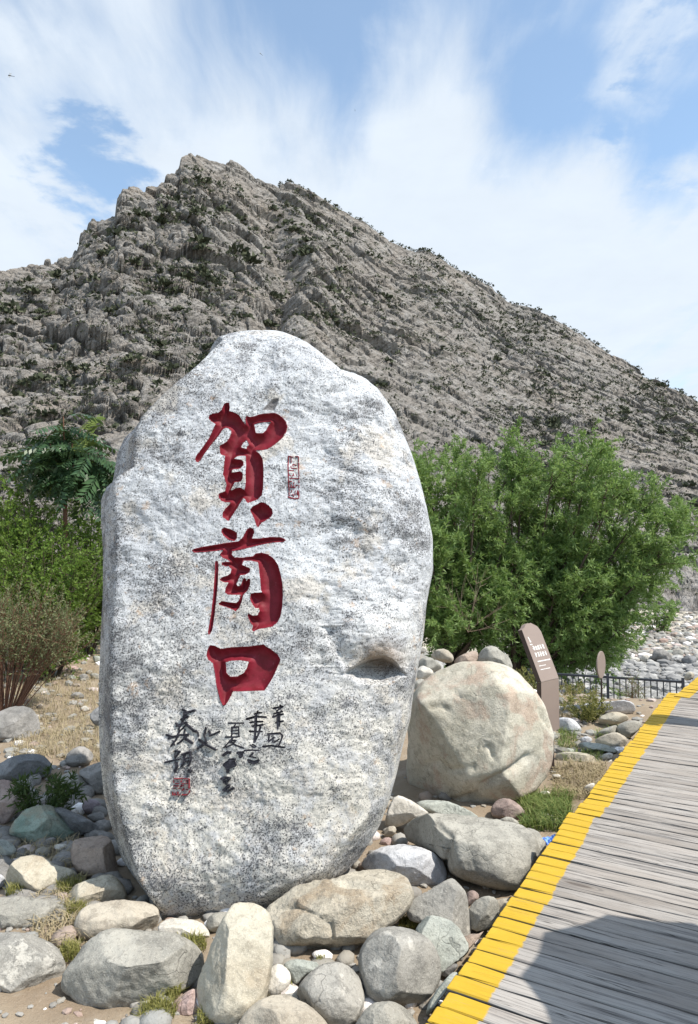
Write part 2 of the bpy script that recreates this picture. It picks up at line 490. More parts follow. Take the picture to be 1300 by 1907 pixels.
    c = n.mix(n.rng(st, 0.52, 0.59, 0, 0.72), c, (0.14, 0.13, 0.118))
    c = n.mix(n.rng(n3, 0.53, 0.61, 0, 0.65), c, (0.13, 0.122, 0.11))
    c = n.mix(n.rng(n.noise(tc, 0.6, 4, 0.7), 0.60, 0.72, 0, 0.5), c, (0.36, 0.30, 0.235))
    scr = n.noise(tc, 0.45, 7, 0.75)
    c = n.mix(n.rng(scr, 0.56, 0.61, 0, 0.5), c, (0.10, 0.10, 0.08))
    h = n.math('ADD', n.math('MULTIPLY', st, 1.6), n.math('ADD', n.math('MULTIPLY', n3, 0.6), n2))
    n.out(c, 0.95, n.bump(h, 1.0, 0.9), 0.1)
    F = grid_quads(len(t), len(az))
    o = obj('mountain', P.reshape(-1, 3), F[:, ::-1], m, smooth=False)
    tag(o, 'bare craggy grey-beige mountain rising to a peak behind the boulder', None, None, 'structure')
    return P, A, T


MP, MA, MT = build_mountain()

m, t = new_mat('scrub_leaf')
ta = t.n('ShaderNodeAttribute', attribute_name='tint').outputs['Fac']
t.out(t.mix(ta, (0.045, 0.055, 0.034), (0.095, 0.105, 0.068)), 0.9, None, 0.1)
MAT['scrub'] = m


def scrub_clump(n, r):
    """leafy tuft: n leaf clumps through a squat dome, unit radius r"""
    P = rng.normal(size=(n, 3)); P = unit(P) * (rng.uniform(0.15, 1, (n, 1)) ** 0.5)
    P[:, 2] = np.abs(P[:, 2]) * 0.85
    D = unit(P + 0.6 * rng.normal(size=(n, 3)) + [0, 0, 0.3])
    V, F = leaves_mesh(P * r - D * r * 0.25, D, rng.normal(size=(n, 3)), r * rng.uniform(0.5, 0.9, n), r * rng.uniform(0.35, 0.6, n))
    return V, F


def build_scrub():
    nT, nA = MT.shape
    vis = (MT > 0.03) & (MT < 1.0) & (np.abs(MA) < R(31))
    dens = fbm(MP / 16.0, 3) + 0.55 * sstep(-0.15, 0.3, MA)
    wt = np.where(vis, np.exp(1.9 * dens), 0.0) * (1 - 0.93 * sstep(0.90, 0.97, MT) * (MA < R(-5)))
    # even spread over the picture rather than over the map
    px_row = np.gradient(np.arctan2(MP[..., 2] - 1.55, np.hypot(MP[..., 0], MP[..., 1])), axis=0)
    wt = wt * np.clip(px_row, 0, None)
    p = (wt / wt.sum()).ravel()
    idx = rng.choice(nT * nA, size=9500, p=p)
    pts = MP.reshape(-1, 3)[idx] + rng.normal(size=(9500, 3)) * 0.15
    lefty = 0.7 * (1 - sstep(-0.1, 0.12, MA.ravel()[idx]))
    rad = rng.gamma(3.0, 0.135, 9500) * (0.75 + 0.65 * lefty) + 0.12
    rad *= np.clip(np.linalg.norm(pts - CAM, axis=1) / 120, 0.35, 1.3)
    # along the skyline
    sk = np.where((MT[:, 0] > 0.985) & (MT[:, 0] <= 1.0))[0]
    cols = rng.choice(np.where((MA[0] > R(-6)) & (MA[0] < R(30)))[0], 190)
    sp = MP[sk[-1], cols]; sp = sp + np.array([0, 0, 0.1])
    pts = np.concatenate([pts, sp]); rad = np.concatenate([rad, rng.uniform(0.35, 0.95, len(sp))])
    ang = rad / np.linalg.norm(pts - CAM, axis=1)
    order = np.argsort(-ang)
    protos = []
    for k in range(6):
        me = mesh_np('scrub_leaves', *scrub_clump(40, 1.0), smooth=False); rand_attr(me, 4); me.materials.append(MAT['scrub']); protos.append(me)
    for k, i in enumerate(order[:300]):
        o = bpy.data.objects.new('mountain_shrub', protos[k % 6]); COL.objects.link(o)
        o.location = tuple(pts[i] - [0, 0, 0.15 * rad[i]]); s = rad[i]; o.scale = (s, s, s * 0.85); o.rotation_euler = (0, 0, rng.uniform(0, 6.28))
        tag(o, 'dark green shrub growing on the rocky mountain slope', 'shrub', 'shrubs scattered over the mountain slope')
    rest = order[300:]
    Vs, Fs = [], []
    pr = [scrub_clump(11, 1.0) for _ in range(12)]
    for k, i in enumerate(rest):
        V, F = pr[k % 12]; a = rng.uniform(0, 6.28); c, s_ = cos(a), sin(a)
        M = np.array([[c, -s_, 0], [s_, c, 0], [0, 0, 0.85]])
        Vs.append(V @ M.T * rad[i] + pts[i]); Fs.append(F + 44 * k)
    me = mesh_np('scrub', np.concatenate(Vs), np.concatenate(Fs), False); rand_attr(me, 44)
    o = link('scrub', me, MAT['scrub'])
    tag(o, 'small dark scrub dotted over the mountain slope and along its ridge', None, None, 'stuff')


build_scrub()

# ================================================================== THE INSCRIBED BOULDER
LEAN = R(12)
B0 = at(450, 1700, 3.63)
BW = np.array([0, sin(LEAN), cos(LEAN)]); BN = np.array([0, cos(LEAN), -sin(LEAN)])
TF, TB = 0.55, 0.60


def face_xw(px, py, off=0.0):
    d = ray(px, py)
    tpar = ((B0 + BN * off - CAM) @ BN) / (d @ BN)
    P = CAM + d * tpar[..., None]
    return (P - B0)[..., 0], (P - B0) @ BW


def cp(o, s, pts):
    return [(o[0] + x / s, o[1] + y / s) for x, y in pts]


cA = ((300, 720), 4.3333); cB = ((300, 960), 4.3333); cC = ((290, 1290), 4.8148); cE = ((380, 830), 7.647); cD = ((380, 740), 7.647)
S1 = ((525, 840), 19.07); S2 = ((310, 1440), 26.0)

HE = [cp(*cA, [(500, 160), (510, 140), (528, 127), (548, 128), (555, 165), (552, 198), (575, 204), (600, 214), (630, 232), (655, 268), (672, 292)])
      + cp(*cD, [(588, 370), (590, 300), (600, 258), (650, 270), (720, 258), (780, 230), (860, 218), (960, 207), (1010, 207), (1060, 225), (1130, 280), (1165, 330), (1186, 400), (1165, 470), (1130, 550), (1060, 625), (980, 685), (900, 730), (840, 742), (735, 748)])
      + cp(*cE, [(735, 65), (790, 105), (830, 170), (845, 280), (848, 420), (842, 600), (825, 715), (770, 765), (690, 795), (625, 820), (600, 795), (585, 760), (560, 750), (520, 810), (470, 890), (400, 1000), (350, 1075), (310, 1050), (260, 1010), (265, 950), (310, 880), (370, 825), (380, 805), (300, 803), (245, 785), (210, 740), (205, 690), (240, 670), (300, 650), (310, 610), (320, 550), (300, 480), (270, 410), (285, 300), (295, 200), (300, 145), (240, 125), (220, 85)])
      + cp(*cD, [(232, 780), (222, 700), (240, 680), (320, 620), (355, 570), (382, 500), (380, 465), (340, 432), (300, 432), (260, 465), (220, 530), (150, 620), (80, 720), (20, 805)])
      + cp(*cA, [(320, 605), (297, 620), (280, 600), (280, 580), (295, 552), (340, 490), (390, 410), (425, 340), (442, 305), (405, 285), (386, 258), (390, 235), (415, 220), (462, 212), (490, 188)]),
      cp(*cE, [(430, 185), (450, 165), (490, 142), (590, 140), (594, 260), (592, 420), (596, 520), (585, 600), (572, 632), (545, 610), (505, 598), (460, 605), (390, 640), (385, 630), (412, 580), (440, 525), (520, 518), (550, 480), (556, 410), (540, 375), (505, 362), (400, 386), (402, 345), (425, 335), (520, 322), (562, 265), (560, 220), (525, 193), (480, 190)]),
      cp(*cD, [(712, 375), (760, 355), (850, 342), (945, 338), (915, 385), (880, 455), (835, 500), (735, 492), (720, 430)]),
      cp(*cD, [(600, 600), (635, 660), (610, 690), (598, 725), (520, 700), (555, 640)])]
HE_DOT = [cp(*cE, [(655, 910), (700, 865), (760, 835), (800, 805), (860, 810), (920, 850), (968, 900), (980, 960), (960, 1005), (880, 1060), (820, 1090), (765, 1165), (735, 1120), (715, 1040), (680, 970)])]
LAN = [cp(*cB, [(240, 280), (262, 264), (330, 250), (430, 232), (545, 212), (622, 205), (652, 180), (690, 112), (718, 93), (745, 105), (752, 135), (732, 182), (790, 181), (880, 168), (960, 170), (995, 183), (1005, 197), (985, 210), (900, 215), (820, 230), (740, 250), (640, 275), (575, 285), (568, 312), (590, 335), (660, 335), (738, 325), (760, 303), (805, 295), (860, 308), (910, 345), (945, 400), (967, 480), (982, 560), (985, 650), (978, 740), (965, 810), (942, 858), (900, 895), (850, 905), (790, 915), (742, 937), (730, 920), (740, 890), (715, 855), (697, 805), (706, 790), (740, 808), (775, 805), (795, 770), (788, 745), (763, 750), (735, 715), (717, 670), (724, 630), (760, 622), (815, 622), (805, 600), (800, 520), (790, 430), (780, 375), (720, 362), (662, 362), (652, 395), (690, 412), (720, 428), (714, 460), (680, 477), (640, 482), (622, 520), (608, 555), (620, 570), (642, 560), (665, 507), (680, 502), (688, 530), (702, 510), (720, 512), (718, 560), (695, 610), (665, 635), (650, 700), (630, 745), (602, 772), (545, 745), (480, 725), (460, 712), (490, 690), (550, 700), (608, 705), (630, 680), (640, 640), (600, 640), (542, 640), (515, 620), (522, 580), (545, 540), (510, 540), (470, 520), (482, 500), (540, 480), (560, 460), (566, 430), (545, 408), (518, 410), (485, 395), (487, 375), (520, 370), (556, 372), (530, 352), (495, 340), (468, 312), (490, 285), (498, 274), (430, 285), (340, 293), (268, 297)])]
LAN_B = [cp(*cB, [(510, 95), (560, 108), (612, 135), (612, 180), (588, 205), (540, 193), (500, 160), (485, 130), (490, 105)])]
LAN_C = [cp(*cB, [(432, 370), (446, 362), (458, 372), (460, 420), (458, 540), (448, 660), (436, 760), (424, 850), (410, 930), (385, 968), (375, 940), (385, 880), (405, 770), (420, 640), (428, 500)])]
KOU = [cp(*cB, [(366, 1130), (375, 1080), (395, 1045), (430, 1050), (480, 1075), (560, 1062), (700, 1055), (825, 1040), (880, 1075), (940, 1120), (965, 1165), (940, 1220), (905, 1300), (862, 1375), (835, 1413), (760, 1415), (650, 1420), (580, 1420), (560, 1460), (520, 1528), (495, 1538), (470, 1490), (445, 1390), (430, 1280), (415, 1190), (380, 1165)]),
       cp(*cB, [(520, 1185), (560, 1172), (640, 1168), (705, 1180), (690, 1230), (665, 1270), (610, 1300), (560, 1300), (525, 1270)])]


def st(ref, *lines):  # noqa
    """ink strokes: (radius in photo px, points)"""
    return [(max(r, 1.2 if ref is cC else 1.05) * (1.08 if ref is cC else 1.0), cp(*ref, pts)) for r, pts in lines]


TEXT = {
    'xin': st(cC, (1.7, [(1057, 142), (1118, 128), (1143, 124)]), (1.8, [(1118, 114), (1130, 130), (1105, 150), (1085, 168)]), (1.6, [(1062, 190), (1100, 178), (1138, 170)]), (1.5, [(1130, 165), (1105, 190), (1080, 205)]),
              (2.0, [(1052, 218), (1095, 205), (1143, 192)]), (1.8, [(1080, 268), (1110, 262), (1146, 254)]), (2.2, [(1095, 205), (1094, 260), (1095, 322)]), (1.4, [(1114, 205), (1112, 300)])),
    'chou': st(cC, (1.8, [(1010, 372), (1115, 362), (1140, 386), (1125, 430), (1104, 482)]), (1.6, [(1020, 385), (1012, 432)]), (1.5, [(1015, 440), (1060, 400), (1048, 442)]), (1.5, [(1064, 446), (1110, 414)]), (1.8, [(966, 482), (1040, 474), (1162, 489)])),
    'nian': st(cC, (1.8, [(890, 192), (920, 182), (950, 180)]), (1.6, [(918, 165), (900, 205)]), (2.1, [(820, 236), (900, 215), (990, 220)]), (1.7, [(850, 266), (960, 258)]), (1.9, [(870, 300), (962, 288)]), (1.8, [(845, 346), (900, 350), (955, 348)]),
              (2.4, [(902, 200), (896, 340), (886, 440)]), (1.9, [(940, 310), (920, 380), (892, 435)]), (1.5, [(850, 470), (886, 491), (902, 480), (872, 462)])),
    'zhi': st(cC, (1.6, [(797, 518), (860, 514), (925, 516)]), (1.6, [(874, 545), (842, 570), (900, 582)]), (2.6, [(835, 606), (880, 620), (925, 606)]), (2.4, [(850, 622), (882, 632), (915, 620)])),
    'xia': st(cC, (1.5, [(650, 272), (720, 274), (790, 272)]), (1.3, [(716, 285), (690, 318)]), (1.6, [(682, 312), (744, 308), (746, 395)]), (1.5, [(682, 312), (681, 392)]), (1.2, [(690, 340), (736, 338)]), (1.2, [(690, 366), (736, 363)]),
              (1.6, [(626, 398), (690, 398), (750, 394)]), (1.5, [(692, 405), (650, 450), (610, 492)]), (1.5, [(672, 428), (720, 428), (690, 462), (630, 490)]), (1.8, [(672, 440), (720, 472), (792, 496)])),
    'ba': st(cC, (2.6, [(605, 562), (640, 535), (668, 538)]), (3.6, [(755, 545), (768, 560), (758, 572)]), (2.6, [(735, 540), (785, 535)])),
    'yue': st(cC, (4.2, [(620, 650), (660, 625), (700, 625)]), (4.6, [(640, 665), (680, 650), (705, 645)]), (3.0, [(645, 690), (640, 712)]), (3.0, [(660, 605), (705, 600)])),
    'wu': st(cC, (2.2, [(586, 772), (630, 764), (664, 768), (632, 800), (604, 788)]), (1.8, [(602, 802), (655, 842)]), (2.2, [(655, 832), (602, 878), (645, 886), (694, 856)])),
    'chun': st(cC, (2.6, [(237, 152), (262, 168)]), (2.4, [(255, 188), (300, 172), (344, 158)]), (1.8, [(250, 178), (240, 235)]), (2.0, [(220, 240), (286, 215)]), (1.8, [(265, 200), (232, 262), (200, 332)]), (2.2, [(176, 276), (206, 302)]),
              (2.0, [(182, 300), (270, 266)]), (2.8, [(270, 285), (305, 315), (340, 346)]), (1.6, [(255, 300), (226, 332)])),
    'lin': st(cC, (2.4, [(95, 380), (150, 402)]), (1.9, [(110, 412), (170, 392), (225, 376)]), (1.9, [(210, 340), (180, 420), (132, 480)]), (1.9, [(230, 382), (290, 374)]), (1.6, [(256, 330), (250, 392)]), (1.8, [(280, 382), (218, 440), (190, 460)]),
             (2.8, [(262, 412), (320, 452)]), (1.4, [(150, 430), (165, 470)])),
    'wen': st(cC, (1.8, [(357, 342), (374, 362), (376, 392)]), (1.9, [(446, 315), (430, 380), (450, 452)]), (1.9, [(476, 346), (480, 386), (520, 372), (570, 346)]), (2.6, [(386, 425), (440, 465), (532, 512)]), (2.2, [(446, 450), (405, 478), (370, 500)])),
    'ti': st(cC, (2.0, [(168, 526), (212, 530), (180, 572)]), (1.6, [(166, 545), (168, 590)]), (1.8, [(80, 626), (140, 612), (206, 598)]), (3.0, [(176, 632), (184, 660), (166, 706)]), (2.0, [(236, 556), (300, 532)]), (1.9, [(252, 560), (240, 640), (222, 666)]),
            (1.8, [(300, 540), (310, 600), (286, 660)]), (1.3, [(246, 595), (286, 586)]), (1.3, [(246, 620), (286, 612)]), (4.0, [(294, 704), (297, 706)])),
}
SEAL = {
    'tall': st(S1, (1.3, [(225, 170), (310, 172), (390, 180)]), (1.3, [(470, 165), (575, 170)]), (1.2, [(228, 180), (215, 480), (225, 820), (235, 1160), (250, 1400), (240, 1600)]), (1.0, [(580, 170), (590, 480), (600, 860), (602, 1320)]), (1.2, [(590, 1440), (600, 1640)]),
              (1.5, [(230, 1620), (330, 1650), (460, 1680), (590, 1660)]), (0.8, [(320, 220), (320, 570)]), (0.8, [(330, 600), (540, 600)]), (1.0, [(400, 375), (490, 370)]), (0.8, [(380, 450), (390, 520), (490, 510)]), (0.8, [(400, 440), (510, 480)]),
              (1.0, [(230, 690), (420, 680), (580, 680)]), (1.0, [(230, 965), (580, 955)]), (0.8, [(240, 840), (300, 870)]), (0.8, [(400, 790), (410, 850), (340, 890)]), (0.9, [(490, 820), (520, 835)]), (0.8, [(240, 1065), (340, 1065)]), (0.8, [(320, 1120), (325, 1250)]),
              (0.9, [(410, 1110), (410, 1250)]), (0.8, [(510, 1180), (530, 1240)]), (0.8, [(310, 1265), (470, 1262)]), (0.8, [(350, 1340), (320, 1440)]), (0.8, [(270, 1555), (380, 1535)]), (0.8, [(390, 1500), (410, 1600)]), (0.7, [(470, 1400), (460, 1560)]), (1.2, [(560, 1390), (530, 1500), (560, 1540)])),
    'square': st(S2, (0.9, [(320, 285), (600, 280), (760, 270), (1050, 305)]), (1.0, [(1050, 300), (1050, 700), (1050, 960), (960, 1075)]), (0.9, [(960, 1075), (700, 1070), (260, 1090)]), (0.7, [(300, 340), (300, 470)]), (0.7, [(250, 930), (250, 1080)]), (0.7, [(670, 390), (660, 700), (640, 1050)]),
                (0.6, [(380, 525), (540, 525)]), (0.7, [(290, 640), (545, 640)]), (0.7, [(280, 755), (370, 760)]), (0.6, [(540, 760), (610, 755)]), (0.7, [(350, 940), (360, 1080)]), (0.7, [(500, 930), (508, 1080)]), (0.6, [(690, 520), (800, 535)]), (0.7, [(690, 625), (780, 625)]),
                (0.7, [(670, 835), (780, 835)]), (0.8, [(895, 830), (970, 830)]), (0.6, [(790, 720), (780, 780)]), (0.6, [(900, 410), (980, 400)]), (0.6, [(890, 520), (970, 520)])),
}


def dist_seg(px, py, a, b):
    ax, ay = a; bx, by = b; dx, dy = bx - ax, by - ay
    t = np.clip(((px - ax) * dx + (py - ay) * dy) / (dx * dx + dy * dy + 1e-9), 0, 1)
    qx = ax + t * dx; qy = ay + t * dy
    return np.hypot(px - qx, py - qy), qx, qy


def sdf_poly(px, py, loops):
    best = np.full(px.shape, 1e9); cx = px.copy(); cy = py.copy(); ins = np.zeros(px.shape, bool)
    for L in loops:
        for k in range(len(L)):
            a, b = L[k], L[(k + 1) % len(L)]
            d, qx, qy = dist_seg(px, py, a, b)
            s = d < best; best = np.where(s, d, best); cx = np.where(s, qx, cx); cy = np.where(s, qy, cy)
            if a[1] != b[1]:
                c = ((a[1] > py) != (b[1] > py)) & (px < (b[0] - a[0]) * (py - a[1]) / (b[1] - a[1]) + a[0])
                ins ^= c
    return np.where(ins, -best, best), cx, cy


def sdf_strokes(px, py, strokes):
    best = np.full(px.shape, 1e9); cx = px.copy(); cy = py.copy()
    for r, L in strokes:
        n = len(L) - 1
        for k in range(n):
            a, b = L[k], L[k + 1]
            d, qx, qy = dist_seg(px, py, a, b)
            # a brush stroke thins towards its end
            rr = r * (1.12 - 0.3 * (k + 0.5) / n)
            e = d - rr
            s = e < best; best = np.where(s, e, best)
            f = rr / (d + 1e-6)
            cx = np.where(s, qx + (px - qx) * f, cx); cy = np.where(s, qy + (py - qy) * f, cy)
    return best, cx, cy


OUT_L = [(455, 622), (440, 626), (410, 648), (380, 680), (340, 705), (290, 735), (262, 758), (247, 780), (235, 805), (217, 838), (205, 875), (198, 900), (191, 925), (190, 970), (195, 1040), (197, 1110), (191, 1190), (187, 1300), (190, 1400), (195, 1480), (203, 1560), (218, 1640), (246, 1690), (290, 1706), (350, 1711)]
OUT_R = [(505, 616), (535, 624), (570, 645), (610, 675), (640, 700), (658, 720), (690, 722), (715, 740), (740, 775), (757, 815), (771, 850), (786, 900), (797, 945), (808, 1000), (809, 1060), (797, 1120), (791, 1180), (781, 1240), (772, 1290), (766, 1340), (752, 1390), (741, 1440), (727, 1490), (708, 1540), (670, 1600), (610, 1650), (540, 1690), (420, 1711)]

m, t = new_mat('granite')
v = t.n('ShaderNodeTexCoord').outputs['Object']
p1 = t.noise(v, 2.5, 5, 0.62, 0.5); p2 = t.noise(v, 7.0, 5, 0.65, 0.3)
stre = t.noise(t.mapping(v, scale=(1.0, 1.0, 1.7), rot=(0, R(-40), 0)), 5.0, 6, 0.7, 0.4)
g1 = t.noise(v, 55.0, 3, 0.7); g2 = t.noise(v, 120.0, 3, 0.75); g3 = t.vor(v, 95.0)
sp = t.n('ShaderNodeSeparateXYZ', {0: v})
warm = t.rng(sp.outputs[2], 2.0, 0.6)
base = t.mix(warm, (0.525, 0.55, 0.58), (0.545, 0.527, 0.48))
base = t.mix(t.rng(p2, 0.45, 0.60, 0, 0.6), base, (0.40, 0.42, 0.455))
base = t.mix(t.rng(p1, 0.50, 0.66, 0, 0.32), base, (0.35, 0.37, 0.405))
base = t.mix(t.rng(t.noise(v, 3.4, 6, 0.7), 0.53, 0.63, 0, 0.45), base, (0.50, 0.44, 0.345))
amt = t.math('ADD', t.math('MULTIPLY', t.rng(p1, 0.44, 0.62), 0.085), t.math('MULTIPLY', t.rng(stre, 0.48, 0.62), 0.09))
bshade = t.n('ShaderNodeAttribute', attribute_name='bevel_shade').outputs['Fac']
amt = t.math('ADD', amt, t.math('MULTIPLY', bshade, 0.07))  # left bevel: mostly its shade painted in as denser dark specks, some lichen
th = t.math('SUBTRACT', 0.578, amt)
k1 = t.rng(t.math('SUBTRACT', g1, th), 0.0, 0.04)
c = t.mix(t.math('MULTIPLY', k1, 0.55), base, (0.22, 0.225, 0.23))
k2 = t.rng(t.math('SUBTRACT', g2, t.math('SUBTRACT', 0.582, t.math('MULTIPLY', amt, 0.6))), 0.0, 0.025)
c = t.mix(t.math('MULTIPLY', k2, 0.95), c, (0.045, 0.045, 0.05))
c = t.mix(t.rng(t.noise(v, 9.0, 5, 0.7), 0.61, 0.68, 0, 0.4), c, (0.42, 0.27, 0.15))
dkp = t.math('MULTIPLY', t.rng(stre, 0.54, 0.64), t.rng(p1, 0.46, 0.58))
c = t.mix(t.math('MULTIPLY', dkp, 0.42), c, (0.17, 0.175, 0.185))
scar = t.n('ShaderNodeAttribute', attribute_name='scar').outputs['Fac']
c = t.mix(scar, c, t.mix(k2, (0.16, 0.155, 0.16), (0.05, 0.05, 0.05)))
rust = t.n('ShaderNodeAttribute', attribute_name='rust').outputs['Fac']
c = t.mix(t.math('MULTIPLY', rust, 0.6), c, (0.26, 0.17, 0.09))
h = t.math('ADD', t.math('MULTIPLY', g1, 0.5), t.math('ADD', t.math('MULTIPLY', p2, 1.4), t.math('MULTIPLY', stre, 0.6)))
h = t.math('ADD', h, t.math('MULTIPLY', g2, 0.18))
t.out(c, 0.85, t.bump(h, 0.42, 0.02), 0.3)
MAT['granite'] = m
m, t = new_mat('red_paint')
v = t.n('ShaderNodeTexCoord').outputs['Object']
n1 = t.noise(v, 22.0, 5, 0.6); n2 = t.noise(v, 140.0, 3, 0.6)
c = t.mix(t.rng(n1, 0.35, 0.65), (0.125, 0.005, 0.012), (0.175, 0.009, 0.022))
c = t.mix(t.rng(n2, 0.60, 0.72, 0, 0.3), c, (0.20, 0.03, 0.04))
fl = t.noise(v, 38.0, 6, 0.75)
c = t.mix(t.rng(fl, 0.60, 0.66, 0, 0.4), c, (0.25, 0.06, 0.08))
t.out(c, 0.62, t.bump(t.math('ADD', n1, t.math('MULTIPLY', n2, 0.25)), 0.22, 0.01), 0.3)
MAT['red_paint'] = m
m, t = new_mat('black_ink_paint')
v = t.n('ShaderNodeTexCoord').outputs['Object']
t.out(t.mix(t.rng(t.noise(v, 60.0, 4, 0.7), 0.45, 0.7), (0.012, 0.012, 0.018), (0.05, 0.05, 0.065)), 0.6, None, 0.3)
MAT['black_paint'] = m
m, t = new_mat('seal_red_paint')
v = t.n('ShaderNodeTexCoord').outputs['Object']
t.out(t.mix(t.rng(t.noise(v, 60.0, 4, 0.7), 0.45, 0.7), (0.16, 0.012, 0.02), (0.24, 0.03, 0.05)), 0.6, None, 0.3)
MAT['seal_paint'] = m


def build_boulder():
    # outline as left and right edge per height
    L = np.array([face_xw(np.array(a, float), np.array(b, float), TF * 0.72) for a, b in OUT_L])
    Rr = np.array([face_xw(np.array(a, float), np.array(b, float), TF * 0.72) for a, b in OUT_R])
    wtop = max(L[0, 1], Rr[0, 1]) + 0.012; wbot = min(L[-1, 1], Rr[-1, 1]) - 0.02
    xt = 0.5 * (L[0, 0] + Rr[0, 0]); xb = 0.5 * (L[-1, 0] + Rr[-1, 0])
    L = np.vstack([[xt, wtop], L, [xb, wbot]])[::-1]; Rr = np.vstack([[xt, wtop], Rr, [xb, wbot]])[::-1]
    nr = 830
    _, wt_ = face_xw(np.array([440.0, 440.0]), np.array([1495.0, 1305.0]))
    _, wc_ = face_xw(np.array([440.0, 440.0]), np.array([1505.0, 740.0]))
    w = np.concatenate([[wbot + 1e-4], np.arange(wbot, wc_[0], 0.0068)[1:], np.arange(wc_[0], wt_[0], 0.0036), np.arange(wt_[0], wt_[1], 0.0022), np.arange(wt_[1], wc_[1], 0.0036), np.arange(wc_[1], wtop, 0.0065), [wtop - 1e-4]])
    e = np.linspace(0, 1, 9)[1:-1] ** 2
    w = np.sort(np.concatenate([w, wtop - e * 0.006, wbot + e * 0.006])); nr = len(w)

    def smooth(a, k):
        ker = np.hanning(k + 2)[1:-1]; ker /= ker.sum()
        return np.convolve(np.pad(a, k // 2, mode='edge'), ker, mode='valid')
    wu = np.linspace(wbot, wtop, 830)
    xl = np.interp(wu, L[:, 1], L[:, 0]); xr = np.interp(wu, Rr[:, 1], Rr[:, 0])
    xls, xrs = smooth(xl, 15), smooth(xr, 15)
    inner = sstep(0.0, 0.08, np.minimum(wu - wbot, wtop - wu))
    xl = np.interp(w, wu, xl + (xls - xl) * inner); xr = np.interp(w, wu, xr + (xrs - xr) * inner)
    mid = (xl + xr) / 2; half = np.maximum((xr - xl) / 2, 1e-4)
    sF = np.concatenate([-np.cos(np.linspace(0, pi / 2, 36))[:-1] * 0.40 - 0.62 + 0.02, np.linspace(-0.60, 0.25, 250), 0.25 + 0.75 * np.sin(np.linspace(0, pi / 2, 92))[1:]])
    sF[0] = -1.0
    sF = (sF - sF[0]) / (sF[-1] - sF[0]) * 2 - 1
    sB = np.sin(np.linspace(pi / 2, -pi / 2, 40))[1:-1]
    nF, nB = len(sF), len(sB)
    s = np.concatenate([sF, sB])
    Wg, Sg = np.meshgrid(w, s, indexing='ij')
    X = mid[:, None] + half[:, None] * Sg
    front = np.zeros_like(X, bool); front[:, :nF] = True
    ab = np.clip(np.abs(Sg), 0, 1)
    pF = np.where(Sg < 0, 6.0, 3.0)
    prof = (1 - ab ** pF) ** (1 / pF)
    q_b = np.clip((0.42 - (Wg - wbot)) / 0.42, 0, 1); q_t = np.clip(((Wg - wtop) + 0.62) / 0.62, 0, 1)
    env = np.sqrt(1 - 0.995 * np.clip(q_b ** 2.4, 0, 1)) ** 0.8 * np.sqrt(1 - 0.995 * q_t ** 2.2)
    yl = TF * (1 - prof * env)
    profB = (1 - ab ** 2.6) ** (1 / 2.6)
    yl = np.where(front, yl, TF + TB * profB * env)
    # px of the un-displaced front plane
    def topx(X, W_):
        P = B0 + X[..., None] * np.array([1.0, 0, 0]) + W_[..., None] * BW
        return to_px(P)
    PX, PY = topx(X, Wg)
    # rounding towards top and bottom
    qb = np.clip((0.42 - (Wg - wbot)) / 0.42, 0, 1); qt = np.clip(((Wg - wtop) + 0.62) / 0.62, 0, 1)
    fr = np.where(front, 1.0, -1.0)
    yl = yl + 0 * fr * (0.40 * (1 - np.sqrt(1 - 0.995 * qb ** 2.4)) + 0.46 * (1 - np.sqrt(1 - 0.995 * qt ** 2.2)))
    # inscription: find, snap, carve
    chars = [('carved_character', sdf_poly, HE, 'red_paint', 'b', 'large red carved character at the top of the column'),
             ('carved_character', sdf_poly, HE_DOT, 'red_paint', 'b', None),
             ('carved_character', sdf_poly, LAN, 'red_paint', 'b', 'large red carved character in the middle of the column'),
             ('carved_character', sdf_poly, LAN_B, 'red_paint', 'b', None),
             ('carved_character', sdf_poly, LAN_C, 'red_paint', 'b', None),
             ('carved_character', sdf_poly, KOU, 'red_paint', 'b', 'large red carved character like an open mouth at the foot of the column')]
    merge = {1: 0, 3: 2, 4: 2}
    for k, v_ in TEXT.items():
        chars.append(('inked_character', sdf_strokes, v_, 'black_paint', 's', None))
    chars.append(('carved_seal', sdf_strokes, SEAL['tall'], 'seal_paint', 'l', 'tall narrow red seal beside the top character'))
    chars.append(('carved_seal', sdf_strokes, SEAL['square'], 'seal_paint', 'l', 'small square red seal under the signature'))
    SD = np.full(X.shape, 99.0); ID = np.full(X.shape, -1, int)
    pxm = 3.75 / FPX
    for ci, (_, fn, shp, *_r) in enumerate(chars):
        allp = [p for L_ in shp for p in (L_ if fn is sdf_poly else L_[1])]
        x0, x1 = min(p[0] for p in allp) - 8, max(p[0] for p in allp) + 8; y0, y1 = min(p[1] for p in allp) - 8, max(p[1] for p in allp) + 8
        sel = front & (PX > x0) & (PX < x1) & (PY > y0) & (PY < y1)
        ii = np.where(sel)
        d, cx, cy = fn(PX[ii], PY[ii], shp)
        better = d < SD[ii]
        ii = (ii[0][better], ii[1][better]); d, cx, cy = d[better], cx[better], cy[better]
        sn = np.abs(d) < 0.62
        d = np.where(sn, 0.0, d)
        nx, nw = face_xw(cx, cy)
        jj = (ii[0][sn], ii[1][sn])
        X[jj] = nx[sn]; Wg[jj] = nw[sn]
        SD[ii] = d; ID[ii] = ci
    deep = np.clip(-SD, 0, None) * pxm
    kinds = np.array([0 if c[4] == 'b' else 1 for c in chars] + [1])
    big = kinds[ID] == 0
    yl = yl + np.where(SD < 0, np.where(big, 0.055 * (1 - np.exp(-deep / 0.017)), np.minimum(deep * 1.3, 0.007)), 0.0)
    PX, PY = topx(X, Wg)
